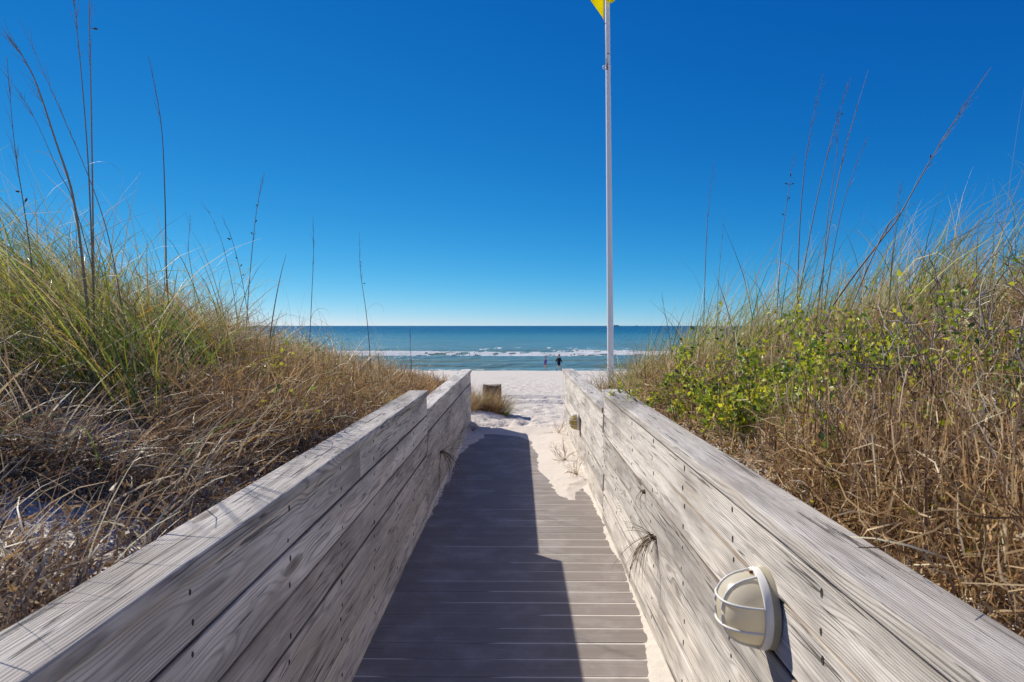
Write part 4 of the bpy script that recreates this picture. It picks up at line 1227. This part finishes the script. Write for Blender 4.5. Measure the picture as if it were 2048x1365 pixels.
S_(5.4, [(474, 660), (462, 570), (440, 480), (414, 420)], 0.0032, 'first of two slim stalks bending left above the sea', 6, 1)
S_(5.4, [(496, 650), (482, 560), (462, 480), (442, 434)], 0.0032, 'stalk with small seed heads bending left beside its twin', 6, 1, seeds=5)
S_(5.2, [(490, 670), (497, 560), (510, 430), (527, 346)], 0.0046, 'stalk leaning right with a thin leaf curling from its middle', 14, 2, seeds=3)
S_(5.0, [(538, 680), (548, 610), (560, 550), (571, 508)], 0.0058, 'short thick broken stalk leaning right above the left dune', 0, 0)
S_(6.2, [(618, 690), (622, 600), (626, 500), (625, 430)], 0.0044, 'slender upright stalk over the sea with a curled leaf', 10, 2)
S_(6.6, [(738, 690), (731, 620), (720, 540), (718, 465)], 0.0046, 'stalk closest to the boardwalk on the left dune', 10, 2, seeds=2)
S_(6.0, [(822, 720), (820, 690), (821, 660)], 0.0034, 'tiny upright stalk above the end of the near left wall', 4, 0)
S_(4.6, [(560, 770), (610, 720), (660, 674)], 0.0060, 'pale fallen stalk lying aslant on the left dune', 0, 0)
S_(6.4, [(1406, 680), (1408, 580), (1414, 440), (1426, 325)], 0.0056, 'lone tall stalk nearest the flagpole on the right dune', 12, 1)
S_(6.6, [(1432, 660), (1436, 560), (1442, 490), (1447, 420)], 0.0032, 'thin stalk beside the lone tall one', 6, 0)
S_(6.2, [(1492, 580), (1470, 510), (1445, 450)], 0.0040, 'broken stalk slanting down to the right', 0, 0)
S_(4.8, [(1592, 620), (1598, 440), (1612, 300), (1643, 150)], 0.0046, 'leftmost long stalk of the right hand cluster', 20, 3)
S_(4.7, [(1592, 620), (1625, 430), (1660, 280), (1692, 172)], 0.0046, 'second long stalk of the right hand cluster with a dark seed pod', 22, 3, seeds=1)
S_(4.9, [(1632, 620), (1662, 420), (1690, 290), (1733, 142)], 0.0046, 'longest stalk on the right side of the right hand cluster', 24, 2)
S_(5.0, [(1640, 610), (1652, 440), (1668, 330), (1674, 240)], 0.0036, 'thin upright stalk in the middle of the right hand cluster', 12, 2)
S_(4.8, [(1648, 600), (1676, 440), (1702, 350), (1727, 288)], 0.0034, 'short stalk leaning right out of the right hand cluster', 10, 2)
S_(5.0, [(1552, 620), (1562, 480), (1574, 390), (1584, 318)], 0.0036, 'small stalk with seed heads left of the right hand cluster', 8, 2, seeds=5)
S_(4.0, [(1652, 630), (1752, 490), (1790, 440), (1840, 350), (1900, 250), (1976, 138)], 0.0056, 'very long stalk slanting far to the upper right', 34, 2, seeds=1)
S_(3.98, [(1752, 490), (1792, 432), (1832, 405)], 0.0040, 'stub splitting from the long slanting stalk', 0, 0)
S_(4.6, [(1772, 660), (1776, 560), (1785, 460), (1798, 366)], 0.0038, 'upright stalk crossing behind the long slanting one', 8, 1)
S_(5.5, [(1340, 690), (1330, 630), (1322, 590)], 0.0032, 'tiny stalk between the flagpole and the lone tall stalk', 4, 1)

# ---- woody shrubs behind the right wall ------------------------------------
BARK = [(0.42, 0.35, 0.28), (0.33, 0.26, 0.20), (0.50, 0.43, 0.36), (0.25, 0.19, 0.145)]
def leaves_mesh(pts, dirs, size, cols):
    """folded ovate leaves: 4 tris each"""
    n = len(pts)
    d = dirs / (np.linalg.norm(dirs, axis=1)[:, None] + 1e-9)
    s = np.cross(d, rng.normal(size=(n, 3))); s /= np.linalg.norm(s, axis=1)[:, None] + 1e-9
    nn = np.cross(d, s)
    L = size[:, None]
    a = pts; b = pts + d * L * 0.45 + s * L * 0.30 + nn * L * 0.10; c = pts + d * L; e = pts + d * L * 0.45 - s * L * 0.30 + nn * L * 0.10
    m = pts + d * L * 0.5
    V = np.stack([a, b, c, e, m], 1).reshape(-1, 3)
    q = np.array([[0, 1, 4], [1, 2, 4], [2, 3, 4], [3, 0, 4]])
    F = (np.arange(n)[:, None, None] * 5 + q[None]).reshape(-1, 3)
    return V, F, np.repeat(cols, 5, axis=0)

LEAFG = [(0.48, 0.52, 0.03), (0.32, 0.42, 0.035), (0.60, 0.60, 0.035), (0.20, 0.30, 0.04), (0.66, 0.60, 0.05), (0.08, 0.14, 0.035)]
def shrub(x, y, h, spread, nst, nleaf, label, name='woody_shrub', lean=(0, 0), leaf_size=0.026, leaf_low=0.2, leaf_cols=LEAFG, r0=0.0055, group='woody shrubs on the dunes', bark=BARK):
    z = float(H(x, y))
    b = np.array([x, y, z - 0.02])
    root = empty(name, Vector(b))
    tag(root, label, 'shrub', group)
    polys = []; spots = []; dirs = []
    def grow(p, d, L, r, lvl):
        n = 6
        pts = [p]
        dd = d.copy()
        for k in range(n):
            dd = dd + rng.normal(0, 0.17, 3) + np.array([0, 0, 0.03]); dd /= np.linalg.norm(dd)
            pts.append(pts[-1] + dd * L / n)
        polys.append((np.array(pts), np.linspace(r, r * 0.55, n + 1)))
        for k in range(1, n + 1):
            spots.append(pts[k]); dirs.append(dd)
        if lvl < 2:
            for _ in range(rng.integers(2, 4)):
                i = rng.integers(2, n + 1)
                nd = dd + rng.normal(0, 0.55, 3); nd /= np.linalg.norm(nd)
                grow(pts[i], nd, L * rng.uniform(0.35, 0.7), r * 0.6, lvl + 1)
    for k in range(nst):
        a = rng.uniform(0, 2 * np.pi); rr = rng.uniform(0, spread * 0.4)
        p = np.array([rr * math.cos(a), rr * math.sin(a), 0.0])
        p[2] = float(H(x + p[0], y + p[1])) - z
        d = np.array([math.cos(a) * 0.5 * rng.random() + lean[0], math.sin(a) * 0.5 * rng.random() + lean[1], 1.0]); d /= np.linalg.norm(d)
        grow(p, d, h * rng.uniform(0.6, 1.05), r0 * rng.uniform(0.7, 1.2), 0)
    V, F = tubes(polys, 5)
    cc = np.array(bark[rng.integers(len(bark))]) 
    tone = np.repeat(np.clip(1 + 0.25 * rng.normal(size=len(polys)), 0.5, 1.6), [len(p[0]) * 5 for p in polys])
    mesh_np('stems', V, F, M['twig'], root, np.clip(cc[None] * tone[:, None], 0, 0.8), smooth=True)['kind'] = 'stuff'
    if nleaf:
        S = np.array(spots); Dv = np.array(dirs)
        keep = S[:, 2] > leaf_low * h * 0.5
        S, Dv = S[keep], Dv[keep]
        i = rng.integers(0, len(S), nleaf)
        pts = S[i] + rng.normal(0, 0.022, (nleaf, 3))
        dv = Dv[i] * 0.5 + rng.normal(0, 0.7, (nleaf, 3))
        o = mesh_np('leaves', *leaves_mesh(pts, dv, leaf_size * rng.uniform(0.6, 1.3, nleaf), pal(nleaf, leaf_cols, 0.15))[:2], M['leaf'], root, None)
        V, F, C = leaves_mesh(pts, dv, leaf_size * rng.uniform(0.6, 1.3, nleaf), pal(nleaf, leaf_cols, 0.15))
        bpy.data.objects.remove(o)
        o = mesh_np('leaves', V, F, M['leaf'], root, C)
        o['kind'] = 'stuff'
    return root

# leafy ones hugging the right wall
for x, y, h, sp, ns, nl, lab in [
    (0.93, 4.05, 0.26, 0.42, 9, 900, 'low green leafy shrub touching the cap near the far end of the near right wall'),
    (0.97, 3.50, 0.29, 0.44, 11, 1500, 'dense low green shrub along the cap of the near right wall'),
    (1.02, 3.00, 0.30, 0.44, 12, 1700, 'densest bright green shrub beside the middle of the near right wall'),
    (1.28, 3.30, 0.34, 0.44, 10, 1300, 'green leafy shrub behind the densest one beside the right wall'),
    (1.10, 2.55, 0.28, 0.40, 9, 1100, 'green leafy shrub among bare twigs beside the right wall'),
    (1.36, 2.80, 0.34, 0.40, 9, 900, 'shrub with yellow green leaves among grey twigs right of the wall'),
    (1.02, 2.15, 0.22, 0.34, 8, 620, 'low shrub with bright leaves peeping over the cap nearest the large light'),
    (1.75, 3.40, 0.36, 0.36, 7, 520, 'small leafy shrub in dry grass on the right dune slope'),
    (1.52, 2.20, 0.28, 0.34, 7, 520, 'leafy shrub at the right edge, blurred bright leaves'),
    (1.85, 2.65, 0.34, 0.34, 7, 460, 'bright leaved shrub higher up at the right edge'),
    (1.25, 4.60, 0.34, 0.36, 7, 520, 'sparse green shrub in tall grass beyond the leafy ones')]:
    shrub(x, y, h, sp, ns, nl, lab, 'leafy_shrub', r0=0.004, group='green leafy shrubs on the dunes')
# loose sprigs poking out of the brush down to the near right rail
for x, y, h, nl, lab in [
    (1.12, 1.75, 0.26, 150, 'leafy sprig closest to the cap beside the large light'),
    (1.30, 2.05, 0.32, 190, 'leafy sprig a step behind the cap, right of the large light'),
    (1.55, 1.95, 0.34, 190, 'leafy sprig at the right edge just above the rail'),
    (1.40, 2.45, 0.38, 220, 'leafy sprig among twigs between the dense shrubs and the right edge'),
    (1.72, 2.35, 0.40, 220, 'leafy sprig in the middle of the brown brush at the right edge'),
    (1.98, 2.25, 0.42, 190, 'highest leafy sprig against the right edge of the picture'),
    (1.62, 2.95, 0.44, 200, 'tall leafy sprig rising right of the dense green shrubs'),
    (2.10, 3.00, 0.46, 190, 'leafy sprig under the long slanting stalk'),
    (1.25, 3.80, 0.40, 200, 'leafy sprig at the far end of the dense green shrubs'),
    (1.00, 1.45, 0.18, 90, 'tiny leafy sprig in the lower right corner behind the rail')]:
    shrub(x, y, h, 0.28, 5, nl, lab, 'leafy_sprig', r0=0.0032, leaf_size=0.027, leaf_low=0.7, group='leafy sprigs in the brush behind the right wall')
# bare grey twigs
for k, (x, y, h, ln, ns, lab) in enumerate([
    (1.42, 2.40, 0.36, (-0.25, 0.0), 5, 'bare grey shrub leaning left over the green leaves'),
    (1.66, 2.05, 0.42, (-0.35, 0.1), 5, 'bare grey shrub with long stems at the right edge of the sand gap'),
    (1.95, 2.80, 0.52, (-0.12, 0.0), 5, 'tall bare shrub standing highest against the brown slope'),
    (2.35, 3.10, 0.44, (-0.15, 0.0), 5, 'tall bare shrub reaching up near the right edge'),
    (1.26, 1.95, 0.26, (-0.3, 0.1), 4, 'low bare shrub close to the near right wall'),
    (1.85, 3.25, 0.46, (-0.05, 0.0), 4, 'bare shrub in the middle of the right dune slope'),
    (1.42, 1.62, 0.26, (-0.45, 0.25), 4, 'low bare twigs in the lower right corner'),
    (2.70, 3.70, 0.50, (0.0, 0.0), 4, 'bare shrub among brown brush high on the right dune'),
    (1.55, 3.00, 0.44, (-0.2, 0.0), 4, 'slender bare shrub rising behind the leafy shrubs'),
    (1.22, 2.20, 0.30, (-0.25, 0.1), 5, 'thin grey twigs leaning over the middle of the right wall'),
    (2.05, 2.45, 0.44, (-0.2, 0.0), 5, 'pale bare shrub with forked stems at the right edge'),
    (1.60, 2.50, 0.38, (-0.1, 0.0), 5, 'upright bare twigs between two leafy shrubs on the right'),
    (2.15, 3.45, 0.50, (0.05, 0.0), 5, 'bare shrub below the long slanting stalk')]):
    shrub(x, y, h, 0.24, ns, 0, lab, 'bare_shrub', lean=ln, r0=0.0062)
# small leafy sprigs on the left
for x, y, h, nl, lab in [
    (-1.08, 2.95, 0.26, 60, 'sprig with bright green leaves just behind the near left wall'),
    (-1.30, 3.45, 0.30, 70, 'small green sprig in dry grass on the left'),
    (-1.55, 4.10, 0.30, 80, 'green leafy sprig under arching blades on the left'),
    (-1.75, 5.60, 0.34, 90, 'green leafy sprig in brown brush farther along the left'),
    (-2.60, 6.40, 0.36, 90, 'leafy sprig near the top of the left dune')]:
    shrub(x, y, h, 0.16, 3, nl, lab, 'leafy_sprig', r0=0.003, leaf_size=0.026, group='leafy sprigs on the left dune')

# ---- tufts rooted in the walls and along the deck ----------------------------
def rooted_tuft(loc, out, label, n_hang, n_arch, L, arch_az, arch_L, name='hanging_tuft'):
    root = empty(name, loc)
    tag(root, label, 'plant', 'tufts rooted in the walls')
    b = np.zeros((n_hang, 3)) + rng.normal(0, 0.008, (n_hang, 3)) * np.array([0.4, 1, 1])
    az = out + rng.normal(0, 0.8, n_hang)
    c = pal(n_hang, [(0.20, 0.14, 0.08), (0.26, 0.19, 0.11), (0.15, 0.11, 0.06)], 0.15)
    vfc = ribbons(b, az, rng.uniform(0.7, 1.3, n_hang), rng.uniform(1.75, 2.2, n_hang), L * rng.uniform(0.6, 1.1, n_hang), np.full(n_hang, 0.0032), c, c * 1.2, 12, 0.4, curl_pow=0.28)
    V = vfc[0]; V[:, 0] = np.where(out > 0, np.maximum(V[:, 0], 0.002), np.minimum(V[:, 0], -0.002))
    mesh_np('hanging_blades', V, vfc[1], M['blade'], root, vfc[2])
    if n_arch:
        az = arch_az + rng.normal(0, 0.25, n_arch)
        c = pal(n_arch, [(0.20, 0.19, 0.06), (0.28, 0.24, 0.10)], 0.1)
        vfc = ribbons(np.zeros((n_arch, 3)), az, rng.uniform(0.7, 1.2, n_arch), rng.uniform(0.2, 1.1, n_arch), arch_L * rng.uniform(0.7, 1.1, n_arch), np.full(n_arch, 0.0034), c, c, 8, 0.1)
        mesh_np('arching_blades', vfc[0], vfc[1], M['blade'], root, vfc[2])
    V, F = tubes([(np.array([(0, -0.012, 0.004), (0.004 * (1 if out > 0 else -1), 0, 0.0), (0, 0.012, -0.004)]), [0.006, 0.012, 0.005])], 6)
    mesh_np('crown', V, F, M['twig'], root, np.tile(np.array([0.12, 0.07, 0.04]), (len(V), 1)), smooth=True)
zj = CAP_N_R - 0.045 - 0.141
rooted_tuft(Vector((XR - 0.004, 3.05, 0.455)), -np.pi / 2, 'dry tuft hanging from a joint of the near right wall', 34, 5, 0.27, -1.35, 0.19)
rooted_tuft(Vector((XL + 0.004, 5.75, 0.335)), np.pi / 2, 'dry tuft hanging from a joint of the far left wall', 42, 7, 0.42, 1.0, 0.34)
rooted_tuft(Vector((XR - 0.004, 3.30, 0.60)), -np.pi / 2, 'few thin straws poking out of the near right wall', 5, 1, 0.10, -1.3, 0.10)
rooted_tuft(Vector((XR - 0.03, 2.34, 0.02)), -np.pi / 2, 'green grass sprout at the foot of the near right wall', 6, 9, 0.07, -1.2, 0.13, 'grass_sprout')

def weed(x, y, z, h, n, label, cols=RUST):
    root = empty('dry_weed', (x, y, z))
    tag(root, label, 'plant', 'dry weeds on the drifted sand')
    polys = []
    for k in range(n):
        a = rng.uniform(0, 6.28); e = rng.uniform(0.3, 1.3)
        d = np.array([math.cos(a) * math.cos(e), math.sin(a) * math.cos(e), math.sin(e)])
        p = [np.zeros(3)]
        for j in range(5):
            d = d + rng.normal(0, 0.25, 3); d /= np.linalg.norm(d)
            q = p[-1] + d * h * rng.uniform(0.6, 1.1) / 5; q[2] = max(q[2], 0.004); p.append(q)
        polys.append((np.array(p), np.linspace(0.0022, 0.001, 6)))
        for j in (2, 3, 4):
            s = d + rng.normal(0, 0.7, 3); s /= np.linalg.norm(s)
            polys.append((np.array([p[j], p[j] + s * h * 0.14, p[j] + s * h * 0.24]), [0.0014, 0.0012, 0.0006]))
    V, F = tubes(polys, 4)
    mesh_np('stems', V, F, M['twig'], root, np.repeat(pal(len(polys), cols), [len(p[0]) * 4 for p in polys], axis=0))['kind'] = 'stuff'
for x, y, h, n, lab in [(0.47, 6.95, 0.26, 14, 'dry brown weed on the sand drift below the far light'),
                        (0.53, 6.25, 0.20, 10, 'smaller dry weed on the sand drift nearer the camera'),
                        (0.50, 8.6, 0.22, 9, 'dry weed at the far end of the right wall'),
                        (-0.60, 8.9, 0.20, 12, 'dry weed at the far foot of the left wall')]:
    weed(x, y, float(max(drift_height(np.array(x), np.array(y)), 0.0)) - 0.004, h, n, lab)

# ---- clump around the timber post -----------------------------------------------
def clump(x, y, n, L, sp, label, cols, name='grass_clump'):
    P = Pile()
    z = float(H(x, y))
    tuft(P, x, y, n, L, sp, 0.0, 0.35, 0.3, 0.3, 0.6, cols, 0.0052)
    for k in range(len(P.C)): pass
    root = empty(name, (x, y, z))
    tag(root, label, 'grass clump', 'grass clumps by the timber post')
    V = np.concatenate(P.V) - np.array((x, y, z))
    mesh_np('blades', V, np.concatenate(P.F), M['blade'], root, np.concatenate(P.C))
RG = RUST + [(0.50, 0.35, 0.17), (0.28, 0.26, 0.08), (0.58, 0.44, 0.23)]
def clump_r(x, y, n, L, sp, label, cols):
    z = float(H(x, y))
    r = sp * np.sqrt(rng.random(n)); a = rng.uniform(0, 6.28, n)
    bx, by = x + r * np.cos(a), y + r * np.sin(a)
    B = np.column_stack([bx, by, H(bx, by) - 0.01])
    az = np.pi / 2 - a + rng.normal(0, 0.9, n)
    c = pal(n, cols, 0.2)
    vfc = ribbons(B, az, rng.uniform(0.05, 0.9, n), rng.uniform(0.0, 1.3, n), L * rng.uniform(0.45, 1.1, n), rng.uniform(0.003, 0.0055, n), c, c * 1.1, 5, 0.35)
    root = empty('grass_clump', (x, y, z))
    tag(root, label, 'grass clump', 'grass clumps by the timber post')
    mesh_np('blades', vfc[0] - np.array((x, y, z)), vfc[1], M['blade'], root, vfc[2])
clump_r(-0.55, 10.80, 1300, 0.48, 0.25, 'rusty dry grass clump in front of the timber post', RG)
clump_r(-0.86, 10.55, 900, 0.45, 0.26, 'dry grass clump between the left wall end and the timber post', RG + TAN)
clump_r(-0.28, 10.95, 300, 0.44, 0.11, 'thin greenish grass clump on the right of the timber post', GREEN + RG)
